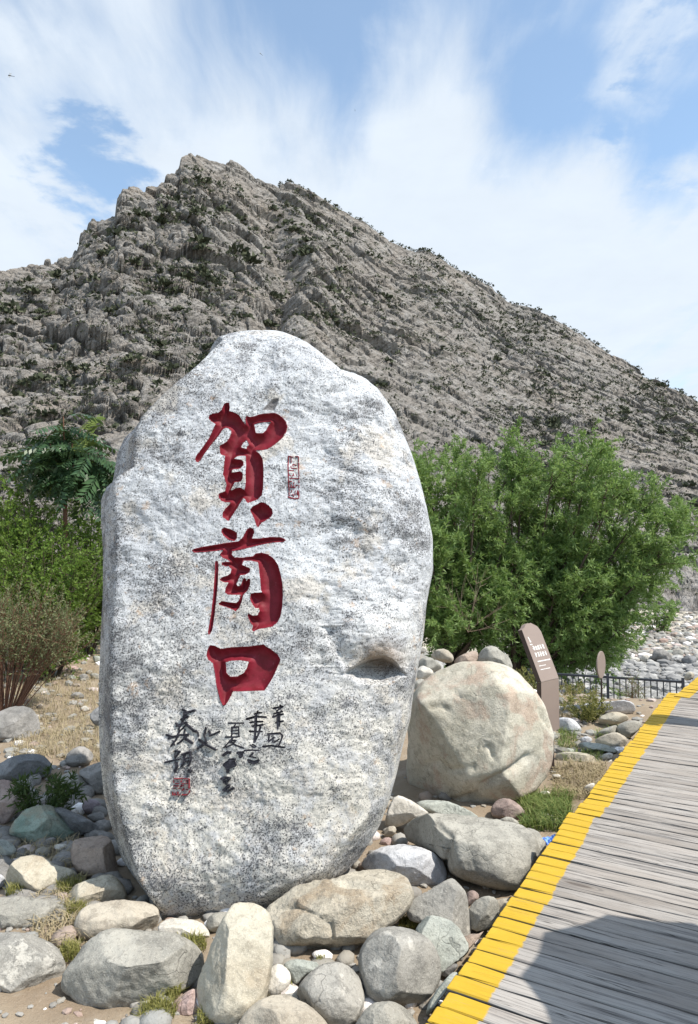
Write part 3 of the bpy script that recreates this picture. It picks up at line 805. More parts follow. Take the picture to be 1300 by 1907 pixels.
    # left bevel, lower right bevel, ledge hollow, bulges
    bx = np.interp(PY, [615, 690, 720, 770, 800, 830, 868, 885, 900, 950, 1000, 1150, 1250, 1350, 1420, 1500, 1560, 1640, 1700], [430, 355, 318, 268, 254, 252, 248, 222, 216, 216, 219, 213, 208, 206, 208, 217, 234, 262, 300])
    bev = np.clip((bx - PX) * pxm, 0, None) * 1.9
    yl = np.where(front, np.maximum(yl, bev), yl)
    ax_ = np.interp(PY, [1240, 1290, 1350, 1430, 1540, 1655, 1720], [860, 770, 735, 694, 640, 560, 480])
    lb = np.clip((PX - ax_) * pxm, 0, None)
    yl = np.where(front, np.maximum(yl, 1.5 * lb - 0.02), yl)
    gs = lambda x0, y0, rx, ry: np.exp(-((PX - x0) / rx) ** 2 - ((PY - y0) / ry) ** 2)
    brow0 = np.interp(PX, [560, 600, 640, 665, 690, 715, 735, 755, 775, 800], [1300, 1250, 1256, 1240, 1226, 1222, 1232, 1252, 1262, 1300])
    add = -0.085 * gs(705, 1185, 80, 50) * (PY < brow0) + 0.02 * gs(600, 1220, 50, 60) - 0.03 * gs(560, 1420, 120, 90) - 0.02 * gs(330, 900, 80, 90)
    # hollow under the overhang: a flat shelf below a curved brow
    brow = np.interp(PX, [600, 640, 665, 690, 715, 735, 755, 775], [1235, 1256, 1240, 1226, 1222, 1232, 1252, 1262])
    lip = np.interp(PX, [600, 640, 665, 690, 715, 735, 755, 775], [1240, 1258, 1271, 1276, 1275, 1268, 1258, 1262])
    span = np.maximum(lip - brow, 0.01)
    inh = (PX > 636) & (PX < 762)
    tq = np.clip((PY - (brow - 3)) / (span + 3), 0, 1)
    hol = np.where((PY > brow - 3) & (PY < lip), np.minimum(tq * 9.0, 1.0) * (1 - tq ** 1.4) * span / 50 * 0.17, 0.0)
    add = add + np.where(inh, hol, 0.0)
    add = add + 0.03 * sstep(0, 14, PX - (600 + (PY - 1180) * 0.55)) * np.exp(-np.clip(PX - (600 + (PY - 1180) * 0.55), 0, None) / 26) * ((PY > 1165) & (PY < 1255))
    # scar above the first character
    sc, _, _ = sdf_poly(PX, PY, [[(519, 739), (520, 744), (511, 764), (498, 763), (486, 764), (500, 746), (508, 740)]])
    add = add + 0.016 * np.clip(-sc / 6, 0, 1)
    P3 = np.stack([X, yl, Wg], -1)
    tw = 1 - np.exp(-np.clip(np.minimum(1 - ab, 0.3), 0, 1) / 0.03)
    und = 0.045 * fbm(P3 * np.array([1.6, 1.6, 1.9]) + 3, 3) + 0.008 * fbm(P3 * np.array([4.0, 5, 6.0]) @ np.array([[0.8, 0, 0.6], [0, 1, 0], [-0.6, 0, 0.8]]), 4, ridged=True) + 0.0075 * fbm(P3 * 19, 3)
    calm = np.where(front, 1 - 0.45 * np.exp(-((PX - 440) / 130) ** 4 - ((PY - 1100) / 400) ** 4), 1.0)
    und = und * np.where(SD < 0, 0.12, 1.0)
    add = add + und * calm * tw * np.where(front, 1, -1)
    rough_r = sstep(0, 60, PX - (560 + (1000 - PY) * 0.02)) * (PY < 1240)
    add = add + np.where(front, 0.013 * rough_r * fbm(np.stack([X * 4.5 + Wg * 2.5, yl, Wg * 6 - X * 3], -1), 4, ridged=True) * tw, 0)
    yl = yl + add
    V = B0 + X[..., None] * np.array([1.0, 0, 0]) + Wg[..., None] * BW + yl[..., None] * BN
    # outline roughness
    nr_, nc = X.shape
    Vf = V.reshape(-1, 3)
    F = grid_quads(nr_, nc, True)
    fs = SD.ravel()[F].mean(1); fid = ID.ravel()[F]
    inside = fs < 0
    cid = np.where(inside, fid[np.arange(len(F)), np.argmin(SD.ravel()[F], 1)], -1)
    for a, b in merge.items():
        cid[cid == a] = b
    org = np.array([B0[0], B0[1] + 0.5, -0.36])
    root_F = F[cid < 0]
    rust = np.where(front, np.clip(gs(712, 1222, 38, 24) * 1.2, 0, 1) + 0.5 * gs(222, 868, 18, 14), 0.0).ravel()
    scar = np.clip(-sc / 2.0, 0, 1).ravel() * front.ravel()
    bevel_shade = np.where(front, sstep(-6, 4, bx - PX + 3 * fbm(P3 * 30, 2)), 0.6).ravel()  # where the painted shade goes: left bevel in full, back at part strength

    def sub(name, Fa, mat, parent=None, label=None):
        u, inv = np.unique(Fa.ravel(), return_inverse=True)
        me = mesh_np(name, Vf[u] - org, inv.reshape(Fa.shape))
        if parent is None:
            for nm, arr in (('rust', rust), ('scar', scar), ('bevel_shade', bevel_shade)):
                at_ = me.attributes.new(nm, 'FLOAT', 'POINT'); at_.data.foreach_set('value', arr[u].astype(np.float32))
        o = link(name, me, MAT[mat], parent, None if parent else tuple(org))
        if label:
            o['label'] = label
        return o
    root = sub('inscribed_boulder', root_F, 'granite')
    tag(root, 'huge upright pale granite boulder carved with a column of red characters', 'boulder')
    for ci, (nm, _, _, mt, kd, lab) in enumerate(chars):
        if ci in merge:
            continue
        Fa = F[cid == ci]
        if len(Fa):
            sub(nm, Fa, mt, root, lab)


build_boulder()

# ================================================================== STONES
def chaikin(P, n=1):
    for _ in range(n):
        Q = np.roll(P, -1, 0)
        P = np.stack([0.75 * P + 0.25 * Q, 0.25 * P + 0.75 * Q], 1).reshape(-1, 2)
    return P


def stone(pts, mat, label, cat='rock', by=None, dep=None, th=0.9, p=2.5, cuts=None, seed=0, rough=1.0, creases=(), sink=0.0, group=None, name='rock', nfac=5, smooth_out=1):
    """a stone with the given outline (photo pixels), standing on the ground at its own distance, with real thickness"""
    r = np.random.default_rng(1000 + seed)
    P = chaikin(np.array(pts, float), smooth_out)
    x0, x1 = P[:, 0].min(), P[:, 0].max(); y0, y1 = P[:, 1].min(), P[:, 1].max()
    by = by if by is not None else y1
    g = G(0.5 * (x0 + x1), by - 1)
    D0 = dep if dep is not None else g[1]
    wm = (x1 - x0) / FPX * D0; hm = (y1 - y0) / FPX * D0
    T = 0.5 * th * sqrt(wm * max(hm, 0.45 * wm))
    cxp, cyp = 0.5 * (x0 + x1), 0.5 * (y0 + y1)
    C = at(cxp, cyp, D0 + 0.8 * T)
    f = unit(C - CAM); u = unit(np.cross(f, [0, 0, 1])); v = np.cross(u, f)
    d = ray(P[:, 0], P[:, 1]); tt = ((C - CAM) @ f) / (d @ f)
    Q = CAM + d * tt[:, None] - C
    qu, qv = Q @ u, Q @ v
    ang = np.arctan2(qv, qu); rad = np.hypot(qu, qv)
    o = np.argsort(ang); ang, rad = ang[o], rad[o]
    # radius per angle by casting against the outline segments (robust for mild concavity)
    npx = np.hypot(x1 - x0, y1 - y0)
    nt = int(np.clip(npx * 0.85, 24, 124)); npf = max(12, nt // 2)
    th_ = np.linspace(-pi, pi, nt, endpoint=False)
    poly = np.stack([qu, qv], 1); A = poly; B = np.roll(poly, -1, 0)
    dirs = np.stack([np.cos(th_), np.sin(th_)], 1)
    E = B - A
    den = dirs[:, None, 0] * E[None, :, 1] - dirs[:, None, 1] * E[None, :, 0]
    den = np.where(np.abs(den) < 1e-12, 1e-12, den)
    tr = (A[None, :, 0] * E[None, :, 1] - A[None, :, 1] * E[None, :, 0]) / den
    sr = (A[None, :, 0] * dirs[:, None, 1] - A[None, :, 1] * dirs[:, None, 0]) / den
    ok = (tr > 0) & (sr >= -1e-6) & (sr <= 1 + 1e-6)
    rr = np.where(ok, tr, 0).max(1)
    rr = np.where(rr <= 0, np.interp(th_, ang, rad, period=2 * pi), rr)
    phi = np.linspace(-pi / 2, pi / 2, npf)
    PH, THt = np.meshgrid(phi, th_, indexing='ij')
    cr = np.abs(np.cos(PH)) ** (2 / p); sd = np.sign(np.sin(PH)) * np.abs(np.sin(PH)) ** (2 / p)
    L = np.stack([cr * rr[None] * np.cos(THt), cr * rr[None] * np.sin(THt), T * sd], -1)   # (u, v, towards viewer)
    size = 0.5 * (wm + hm) * 0.5
    # broken flat faces
    fac = [(unit(np.array([r.normal() * 0.8, r.normal() * 0.8, 0.55 + abs(r.normal()) * 0.5])), r.uniform(0.70, 0.88)) for _ in range(nfac)]
    fac += [(unit(np.array(c[:3], float)), c[3]) for c in (cuts or [])]
    for n_, off in fac:
        sup = (L @ n_).max() * off
        ex = np.clip(L @ n_ - sup, 0, None)
        edge = 0.93
        L = L - ex[..., None] * n_ * edge
    Wd = C + L[..., 0:1] * u + L[..., 1:2] * v - L[..., 2:3] * f
    nrm = unit(np.stack([L[..., 0] / (wm / 2) ** 2, L[..., 1] / (hm / 2) ** 2, L[..., 2] / T ** 2], -1))
    nw = nrm[..., 0:1] * u + nrm[..., 1:2] * v - nrm[..., 2:3] * f
    k = 1.0 / max(size, 0.05)
    disp = size * rough * 0.95 * (0.042 * fbm(Wd * k * 1.3 + seed, 3) + 0.018 * fbm(Wd * k * 3.4 + seed, 3, ridged=True) + 0.010 * fbm(Wd * k * 9 + seed, 3))
    if creases:
        PX, PY = to_px(Wd)
        for line, wpx, dm in creases:
            dd = np.full(PX.shape, 1e9)
            for a, b in zip(line[:-1], line[1:]):
                dd = np.minimum(dd, dist_seg(PX, PY, a, b)[0])
            disp = disp - np.where(L[..., 2] > 0, dm * np.exp(-(dd / wpx) ** 2), 0)
    Wd = Wd + nw * disp[..., None]
    base = np.array([C[0], C[1], max(float(zground(C[0], C[1])), Wd[..., 2].min())])
    o = obj(name, Wd.reshape(-1, 3), grid_quads(npf, nt, True)[:, ::-1], MAT[mat], None, base)
    return tag(o, label, cat, group)


c6 = ((0, 1400), 2.5); c7 = ((480, 1400), 2.5); c8 = ((740, 1150), 2.3214); cU = ((1000, 1240), 4.3333); cV = ((0, 1050), 3.4652); cT = ((760, 1180), 5.909)
NEAR, BACK, RIGHTG, LEFTG = 'stones around the foot of the boulder', 'stones behind the round boulder', 'stones beside the boardwalk', 'stones on the dry slope to the left'
k = 0


def S(ref, pts, mat, label, **kw):
    global k
    k += 1
    kw.setdefault('seed', k)
    return stone(cp(*ref, pts), mat, label, **kw)


# the big round boulder on the right
S(c8, [(12, 690), (25, 620), (50, 540), (45, 440), (62, 350), (100, 285), (170, 232), (260, 198), (350, 190), (430, 198), (500, 227), (560, 282), (620, 352), (660, 450), (682, 540), (676, 620), (650, 690), (600, 740), (540, 775), (480, 795), (425, 810), (405, 835), (380, 852), (335, 845), (280, 822), (180, 792), (85, 787), (30, 765)],
  'round', 'large rounded cream boulder with rusty patches right of the carved boulder', cat='boulder', name='boulder', by=1512, th=1.0, p=2.3, nfac=5, rough=0.55,
  creases=[(cp(*c8, [(370, 722), (440, 690), (520, 640), (560, 600)]), 6, 0.035), (cp(*c8, [(610, 400), (640, 450), (670, 490)]), 3, 0.02), (cp(*c8, [(350, 560), (400, 550), (410, 600)]), 4, 0.02), (cp(*c8, [(230, 790), (330, 770), (360, 740)]), 5, 0.03), (cp(*c8, [(620, 480), (640, 520), (636, 560)]), 2.5, 0.015), (cp(*c8, [(250, 320), (280, 350), (300, 345)]), 3, 0.015), (cp(*c8, [(545, 385), (565, 400)]), 3, 0.015), (cp(*c8, [(150, 390), (200, 380), (215, 400)]), 4, 0.02), (cp(*c8, [(120, 640), (180, 620), (240, 660), (330, 650)]), 5, 0.02)],
  cuts=[(-0.66, -0.42, 0.62, 0.72), (0.1, -0.75, 0.65, 0.8)])
# foreground, lower left
S(c6, [(285, 1085), (300, 1030), (350, 960), (400, 890), (470, 845), (560, 828), (680, 842), (800, 850), (880, 880), (920, 920), (945, 970), (935, 1030), (900, 1080), (820, 1120), (770, 1150), (755, 1190), (690, 1215), (640, 1250), (540, 1252), (440, 1215), (350, 1165), (300, 1120)], 'grey', 'broad grey stone with a flat top and pale chipped front, lower left foreground', th=1.0, p=2.8, cuts=[(0, 0.75, 0.6, 0.72), (-0.55, -0.35, 0.7, 0.75)], group=NEAR)
S(c6, [(915, 1110), (925, 1060), (960, 970), (1000, 860), (1050, 760), (1085, 715), (1140, 702), (1200, 712), (1245, 750), (1262, 800), (1265, 900), (1260, 1000), (1245, 1100), (1215, 1190), (1150, 1250), (1090, 1280), (1010, 1268), (950, 1222), (920, 1162)], 'cream', 'tall cream slab standing on end in front of the carved boulder', th=0.75, p=3.2, nfac=2, cuts=[(-0.86, 0.12, 0.5, 0.62), (0.25, 0.1, 0.95, 0.75)], group=NEAR)
S(c6, [(-110, 900), (-60, 850), (60, 842), (140, 850), (220, 880), (270, 920), (300, 980), (305, 1020), (270, 1070), (210, 1112), (130, 1147), (60, 1150), (0, 1122), (-80, 1080), (-120, 1000)], 'lichen', 'rounded greenish grey stone cut by the left edge, second from the bottom', p=2.6, group=NEAR)
S(c6, [(-120, 740), (-80, 690), (0, 678), (120, 678), (230, 690), (290, 710), (320, 745), (310, 795), (240, 828), (150, 848), (40, 843), (-60, 832), (-120, 790)], 'grey', 'flat smooth grey stone like a loaf at the left edge', p=3.0, nfac=3, cuts=[(0, 0.8, 0.6, 0.7)], group=NEAR)
S(c6, [(345, 815), (360, 760), (400, 720), (470, 698), (560, 692), (660, 697), (720, 715), (742, 750), (738, 800), (720, 838), (620, 848), (560, 845), (480, 860), (430, 882), (380, 876), (350, 848)], 'beige', 'smooth oblong taupe stone against the lower left of the carved boulder', p=3.0, nfac=3, cuts=[(0, 0.8, 0.6, 0.75)], group=NEAR)
S(c6, [(20, 600), (40, 540), (80, 500), (150, 483), (210, 495), (260, 530), (330, 545), (367, 575), (355, 612), (300, 635), (250, 668), (190, 682), (100, 672), (40, 652)], 'cream', 'pale stone with a sloping top and one dark pit, above the loaf shaped stone', p=2.8, cuts=[(0.1, 0.8, 0.6, 0.66)], group=NEAR)
S(c6, [(300, 690), (310, 660), (350, 620), (420, 595), (500, 572), (550, 590), (585, 640), (588, 695), (520, 705), (440, 718), (390, 735), (340, 745)], 'cream', 'wedge shaped cream stone touching the left foot of the carved boulder', p=2.8, cuts=[(-0.2, 0.75, 0.6, 0.7)], group=NEAR)
S(c6, [(735, 805), (790, 775), (860, 776), (930, 795), (972, 830), (978, 878), (900, 892), (830, 862), (740, 850)], 'white', 'thin pale slab under the bottom edge of the carved boulder', p=2.6, by=1758, cuts=[(0, 0.8, 0.5, 0.6)], group=NEAR)
S(c6, [(958, 792), (985, 755), (1040, 744), (1080, 755), (1060, 815), (1010, 845), (968, 828)], 'grey', 'small grey stone tucked behind the top of the tall slab', by=1738, group=NEAR)
S(c6, [(328, 440), (350, 402), (420, 387), (490, 385), (525, 420), (540, 500), (555, 575), (500, 590), (440, 590), (370, 570), (330, 510)], 'brown', 'shaded brown block beside the lower left side of the carved boulder', p=3.2, by=1640, cuts=[(0, 0.9, 0.35, 0.6)], group=NEAR)
S(c6, [(380, 412), (405, 400), (440, 399), (470, 412), (455, 424), (410, 428)], 'purple', 'dark plum oval pebble lying on the brown block', by=1572, dep=4.32, group=NEAR)
S(c6, [(40, 375), (60, 330), (110, 270), (170, 248), (250, 255), (330, 290), (362, 340), (368, 392), (340, 424), (240, 428), (150, 430), (70, 414)], 'green', 'sea green angular stone half in the boulder\'s shadow', p=2.7, cuts=[(-0.5, 0.5, 0.7, 0.62), (0.6, 0.4, 0.6, 0.7)], group=NEAR)
S(c6, [(235, 262), (300, 262), (400, 310), (475, 352), (470, 372), (400, 378), (370, 392), (330, 370), (290, 310)], 'slate', 'dark slate slab leaning behind the sea green stone', by=1560, p=2.6, group=NEAR)
S(c6, [(-70, 160), (0, 130), (70, 138), (120, 170), (142, 215), (112, 262), (62, 302), (22, 342), (-40, 345), (-90, 250)], 'red', 'brownish pink stone at the left edge above the sea green stone', p=2.7, cuts=[(-0.2, 0.5, 0.8, 0.7)], group=NEAR)
S(c6, [(-40, 90), (20, 40), (80, 15), (160, 10), (215, 30), (242, 62), (232, 108), (150, 135), (60, 135), (-20, 130)], 'slate', 'dark flat stone behind the brownish pink stone at the left edge', by=1462, group=NEAR)
S(c6, [(262, 172), (275, 120), (320, 95), (370, 105), (420, 160), (426, 190), (372, 208), (330, 222), (280, 208)], 'grey', 'small egg shaped grey stone left of the carved boulder', group=NEAR)
S(c6, [(303, 30), (330, -10), (380, -30), (430, 0), (437, 32), (400, 62), (350, 88), (308, 62)], 'dark', 'small angular grey stone lying on the dry grass', group=LEFTG)
S(c6, [(355, 95), (420, 60), (510, 40), (520, 150), (500, 200), (430, 198), (415, 140)], 'dark', 'dark shaded stone jammed against the left side of the carved boulder', by=1485, group=NEAR)
S(c6, [(378, 252), (400, 225), (440, 220), (472, 240), (467, 277), (430, 292), (393, 282)], 'purple', 'small round lilac stone close to the carved boulder', group=NEAR)
S(c6, [(-40, 420), (0, 405), (50, 420), (80, 460), (62, 488), (0, 494), (-40, 475)], 'greenpale', 'small pale green stone at the left edge below the brownish pink stone', group=NEAR)
S(c6, [(-50, 575), (0, 565), (27, 590), (12, 632), (-30, 636), (-55, 610)], 'blue', 'sliver of a bluish stone at the left edge beside the pitted stone', group=NEAR)
S(c6, [(795, 1180), (850, 1130), (915, 1095), (930, 1150), (925, 1215), (870, 1240), (810, 1222)], 'pink', 'small pinkish wedge between the broad grey stone and the tall slab', by=1896, group=NEAR)
S(c6, [(375, 1275), (430, 1240), (490, 1255), (505, 1300), (440, 1330), (385, 1315)], 'white', 'small whitish stone at the bottom edge below the broad grey stone', by=1925, group=NEAR)
S(c6, [(200, 425), (225, 400), (262, 398), (255, 432), (215, 440)], 'dark', 'chip of dark stone at the foot of the sea green stone', by=1576, group=NEAR)
S(c6, [(240, 440), (275, 428), (320, 432), (326, 462), (280, 470)], 'white', 'chip of white stone at the foot of the sea green stone', by=1588, group=NEAR)
S(c6, [(395, 300), (430, 288), (480, 275), (490, 320), (440, 330)], 'dark', 'small dark stone below the lilac stone', by=1535, group=NEAR)
# foreground, centre and right
S(c7, [(40, 738), (90, 692), (160, 642), (240, 606), (350, 602), (440, 556), (520, 540), (600, 548), (660, 560), (710, 600), (727, 660), (717, 722), (650, 782), (590, 832), (510, 882), (450, 932), (350, 960), (240, 962), (150, 948), (90, 912), (65, 862), (50, 790)], 'warm', 'large log shaped cream stone across the foot of the carved boulder', th=0.95, p=2.6, rough=1.2, group=NEAR,
  cuts=[(-0.1, 0.75, 0.6, 0.74)], creases=[(cp(*c7, [(90, 740), (180, 720), (260, 760), (340, 800), (350, 860)]), 4, 0.02), (cp(*c7, [(140, 720), (170, 700), (190, 740), (160, 770)]), 4, 0.015), (cp(*c7, [(300, 640), (420, 620), (520, 640), (640, 650)]), 4, 0.012)])
S(c7, [(645, 372), (660, 330), (720, 305), (800, 295), (900, 290), (1010, 305), (1120, 320), (1210, 345), (1270, 380), (1300, 430), (1303, 480), (1287, 530), (1242, 602), (1222, 642), (1160, 648), (1080, 632), (990, 602), (905, 572), (875, 520), (840, 475), (760, 445), (690, 425)], 'grey', 'long grey boulder lying beside the boardwalk with a yellow paint smear', cat='boulder', name='boulder', by=1662, th=1.0, p=2.7, nfac=3, group=NEAR,
  cuts=[(-0.8, -0.2, 0.55, 0.68), (0.1, 0.85, 0.5, 0.75)], creases=[(cp(*c7, [(830, 330), (905, 400), (890, 450), (875, 520)]), 5, 0.03)])
S(c7, [(480, 530), (500, 490), (560, 455), (640, 435), (720, 440), (800, 465), (860, 500), (894, 540), (882, 590), (830, 628), (780, 643), (730, 642), (660, 620), (560, 570), (505, 552)], 'blue', 'bluish white stone with a dark broken underside behind the log shaped stone', by=1660, p=2.6, cuts=[(0.1, -0.75, 0.6, 0.62)], group=NEAR)
S(c7, [(470, 980), (485, 910), (530, 850), (590, 815), (650, 812), (720, 830), (790, 870), (830, 920), (852, 980), (852, 1050), (822, 1120), (782, 1190), (742, 1228), (690, 1213), (600, 1193), (530, 1172), (490, 1122)], 'lichen', 'round grey stone with a white crusted top, near the boardwalk', p=2.3, nfac=3, th=1.1, rough=0.7, group=NEAR)
S(c7, [(175, 1142), (200, 1080), (250, 1020), (310, 985), (380, 978), (440, 1010), (482, 1060), (497, 1130), (492, 1205), (450, 1278), (350, 1300), (260, 1240), (190, 1175)], 'lichen', 'round mottled grey stone below the log shaped stone', p=2.4, nfac=3, th=1.1, rough=0.7, group=NEAR)
S(c7, [(-90, 1270), (-20, 1180), (40, 1140), (110, 1130), (190, 1155), (260, 1200), (310, 1250), (345, 1310), (320, 1400), (150, 1440), (-60, 1410), (-110, 1340)], 'beige', 'brown grey stone cut by the bottom edge right of the tall slab', p=2.5, group=NEAR)
S(c7, [(440, 1300), (490, 1220), (530, 1175), (590, 1160), (650, 1170), (710, 1200), (742, 1245), (750, 1310), (700, 1390), (560, 1410), (460, 1370)], 'grey', 'smooth grey stone cut by the bottom edge beside the boardwalk', p=2.5, group=NEAR)
S(c7, [(728, 842), (760, 790), (790, 762), (860, 770), (920, 800), (960, 860), (987, 910), (950, 962), (900, 990), (850, 1045), (838, 970), (815, 900)], 'greenpale', 'angular grey green slab with a pointed foot, above the white crusted stone', p=3.2, cuts=[(0.1, 0.2, 0.95, 0.45)], rough=0.8, by=1822, group=NEAR)
S(c7, [(690, 740), (720, 690), (790, 650), (860, 610), (910, 585), (940, 610), (972, 660), (985, 740), (1003, 830), (985, 875), (900, 850), (800, 800), (710, 790)], 'lichen', 'broken grey slab with a white lichen spot behind the grey green slab', p=3.0, cuts=[(-0.1, 0.3, 0.9, 0.5), (0.8, 0, 0.5, 0.6)], by=1755, group=NEAR)
S(c7, [(972, 782), (985, 720), (1030, 680), (1090, 670), (1122, 700), (1124, 762), (1082, 815), (1030, 840), (988, 824)], 'grey', 'blunt grey stone between the long boulder and the boardwalk', by=1738, p=2.8, group=NEAR)
S(c7, [(1095, 700), (1130, 682), (1190, 680), (1180, 725), (1130, 775), (1100, 770)], 'beige', 'small beige stone against the boardwalk edge below the long boulder', by=1718, group=NEAR)
S(c7, [(970, 660), (1000, 640), (1040, 670), (1010, 700), (975, 730), (955, 700)], 'red', 'small reddish rubble stone in the gap under the long boulder', by=1700, group=NEAR)
S(c7, [(588, 335), (610, 260), (640, 200), (700, 220), (760, 255), (805, 292), (720, 310), (660, 350), (610, 355)], 'white', 'bright white stone wedged between the carved boulder and the long boulder', by=1560, p=2.7, group=NEAR)
S(c7, [(730, 238), (800, 225), (900, 235), (980, 270), (1040, 310), (960, 330), (850, 320), (760, 300)], 'greenpale', 'smooth pale slab behind the long grey boulder', by=1550, group=NEAR)
S(c7, [(1083, 272), (1110, 225), (1160, 215), (1210, 240), (1252, 287), (1232, 318), (1140, 325), (1095, 305)], 'red', 'purplish brown stone under the right side of the round boulder', by=1535, group=NEAR)
S(c7, [(1115, 320), (1170, 298), (1225, 332), (1200, 355), (1140, 350)], 'grey', 'small grey stone between the purplish brown stone and the long boulder', by=1560, group=NEAR)
S(c7, [(1240, 350), (1300, 358), (1342, 430), (1347, 492), (1305, 560), (1262, 500)], 'grey', 'shaded grey stone behind the right end of the long boulder', by=1640, group=NEAR)
S(c7, [(112, 992), (160, 968), (230, 970), (288, 985), (275, 1015), (215, 1045), (180, 1085), (140, 1060)], 'greenpale', 'pale mint stone peeping out below the log shaped stone', by=1850, group=NEAR)
S(c7, [(20, 1070), (60, 1005), (100, 985), (148, 1020), (155, 1072), (110, 1135), (45, 1150)], 'white', 'whitish stone right of the tall slab', by=1868, group=NEAR)
S(c7, [(780, 1205), (820, 1130), (880, 1050), (920, 1015), (938, 1030), (885, 1105), (835, 1175), (795, 1235)], 'greenpale', 'narrow pale slab lying along the boardwalk edge', by=1905, p=2.6, group=NEAR)
S(c7, [(845, 1015), (900, 985), (942, 990), (905, 1035), (862, 1052)], 'dark', 'dark stone under the foot of the grey green slab', by=1828, group=NEAR)
S(c7, [(583, 392), (600, 350), (640, 342), (648, 372), (622, 398)], 'beige', 'small beige stone at the right foot of the carved boulder', by=1570, group=NEAR)
S(c7, [(560, 440), (580, 400), (625, 398), (630, 425), (600, 445)], 'pink', 'small pinkish stone at the right foot of the carved boulder', by=1585, group=NEAR)
S(c7, [(920, 890), (980, 850), (1030, 850), (1060, 830), (1010, 890), (950, 960), (935, 950)], 'brown', 'rough brown stone in the gap by the boardwalk edge', by=1790, group=NEAR)
# behind the round boulder
S(c8, [(143, 162), (170, 138), (210, 135), (244, 165), (242, 195), (200, 196), (150, 175)], 'beige', 'rounded brown topped stone behind the round boulder', by=1262, dep=9.7, group=BACK)
S(c8, [(240, 185), (290, 155), (340, 142), (352, 165), (342, 195), (300, 205), (250, 205)], 'brown', 'oblong brown stone behind the top of the round boulder', by=1262, dep=9.7, group=BACK)
S(c8, [(346, 175), (370, 130), (420, 120), (450, 150), (480, 165), (502, 212), (490, 230), (420, 215), (352, 200)], 'grey', 'large pale grey block behind the round boulder in front of the willow', by=1265, dep=9.6, p=2.9, group=BACK)
S(c8, [(90, 185), (130, 165), (180, 195), (195, 222), (150, 240), (95, 220)], 'grey', 'grey stone between the two boulders, under the brown topped stone', by=1268, dep=9.3, group=BACK)
S(c8, [(78, 228), (100, 205), (150, 222), (160, 247), (110, 272), (80, 262)], 'white', 'white stone in the gap between the two boulders', by=1275, dep=9.0, group=BACK)
S(c8, [(92, 132), (120, 125), (130, 145), (98, 160)], 'white', 'small white stone topmost in the gap between the two boulders', by=1240, dep=9.9, group=BACK)
S(c8, [(70, 280), (100, 262), (130, 275), (110, 310), (75, 320)], 'grey', 'low grey stone beside the upper left of the round boulder', by=1310, dep=8.6, group=BACK)
# beside the boardwalk, right
S(cU, [(232, 342), (290, 315), (400, 305), (520, 295), (620, 285), (740, 283), (790, 318), (793, 362), (750, 388), (690, 380), (620, 365), (560, 378), (480, 370), (400, 365), (250, 374)], 'blue', 'long pale stone like a log lying below the fence', p=2.6, by=1330, group=RIGHTG)
S(cU, [(488, 430), (540, 390), (620, 370), (700, 385), (752, 422), (700, 460), (600, 475), (510, 492)], 'cream', 'tan domed stone behind the pair of smooth grey stones', group=RIGHTG, by=1356)
S(cU, [(463, 565), (520, 515), (590, 492), (640, 478), (670, 500), (655, 545), (560, 565), (490, 580)], 'grey', 'low grey green stone left of the smooth grey stone by the boardwalk', group=RIGHTG, by=1376)
S(cU, [(640, 480), (740, 440), (832, 445), (850, 470), (800, 540), (735, 595), (650, 548)], 'grey', 'smooth grey stone touching the boardwalk in a patch of shade', group=RIGHTG, by=1378, nfac=2)
S(cU, [(450, 612), (530, 560), (630, 530), (720, 575), (735, 612), (690, 665), (660, 685), (600, 650), (520, 640)], 'beige', 'rounded taupe stone with a dark split near the boardwalk', group=RIGHTG, by=1398)
S(cU, [(303, 642), (360, 615), (480, 623), (600, 648), (662, 690), (640, 712), (560, 690), (450, 680), (380, 690)], 'greenpale', 'thin pale slab lying flat below the taupe stone', group=RIGHTG, by=1404)
S(cU, [(148, 722), (200, 695), (320, 698), (420, 713), (490, 748), (512, 787), (440, 798), (350, 775), (240, 782), (158, 766)], 'cream', 'flat cream slab at the foot of the information board', group=RIGHTG, by=1424)
S(cU, [(498, 742), (560, 700), (622, 705), (605, 762), (530, 775)], 'white', 'small white stone right of the flat cream slab', group=RIGHTG, by=1420)
S(cU, [(160, 425), (230, 413), (300, 438), (345, 480), (365, 525), (280, 535), (170, 510)], 'blue', 'pale stone right of the information board among grass', group=RIGHTG, by=1362)
S(cU, [(338, 592), (400, 563), (452, 588), (432, 625), (360, 618)], 'blue', 'small bluish stone beside the taupe stone', group=RIGHTG, by=1386)
S(cU, [(183, 692), (230, 660), (312, 673), (305, 705), (200, 708)], 'greenpale', 'half buried pale stone at the foot of the information board post', group=RIGHTG, by=1404)
S(cU, [(163, 122), (200, 98), (250, 118), (268, 152), (230, 168), (172, 160)], 'white', 'white stone right of the bend of the information board', group=RIGHTG, by=1285)
S(cU, [(378, 975), (440, 943), (475, 948), (440, 1022), (385, 1020)], 'white', 'white stone at the boardwalk edge above the green grass', group=RIGHTG, by=1478)
S(cU, [(552, 795), (600, 750), (612, 760), (582, 800)], 'white', 'sliver of white stone at the boardwalk edge', group=RIGHTG, by=1426)
S(cU, [(170, 255), (205, 248), (228, 280), (200, 312), (170, 305)], 'grey', 'small grey stone beside the lower half of the information board', group=RIGHTG, by=1315)
S(cU, [(110, 885), (150, 872), (205, 882), (190, 900), (130, 905)], 'white', 'flat white stone in the dry litter right of the round boulder', group=RIGHTG, by=1450)
S(c8, [(600, 850), (625, 842), (660, 850), (700, 872), (710, 895), (660, 885), (610, 870)], 'white', 'pale flat stone in the green grass by the boardwalk', group=RIGHTG, by=1537)
S(c8, [(605, 760), (630, 748), (662, 752), (660, 772), (620, 778)], 'white', 'pale stone half hidden in the grass under the round boulder', group=RIGHTG, by=1485)
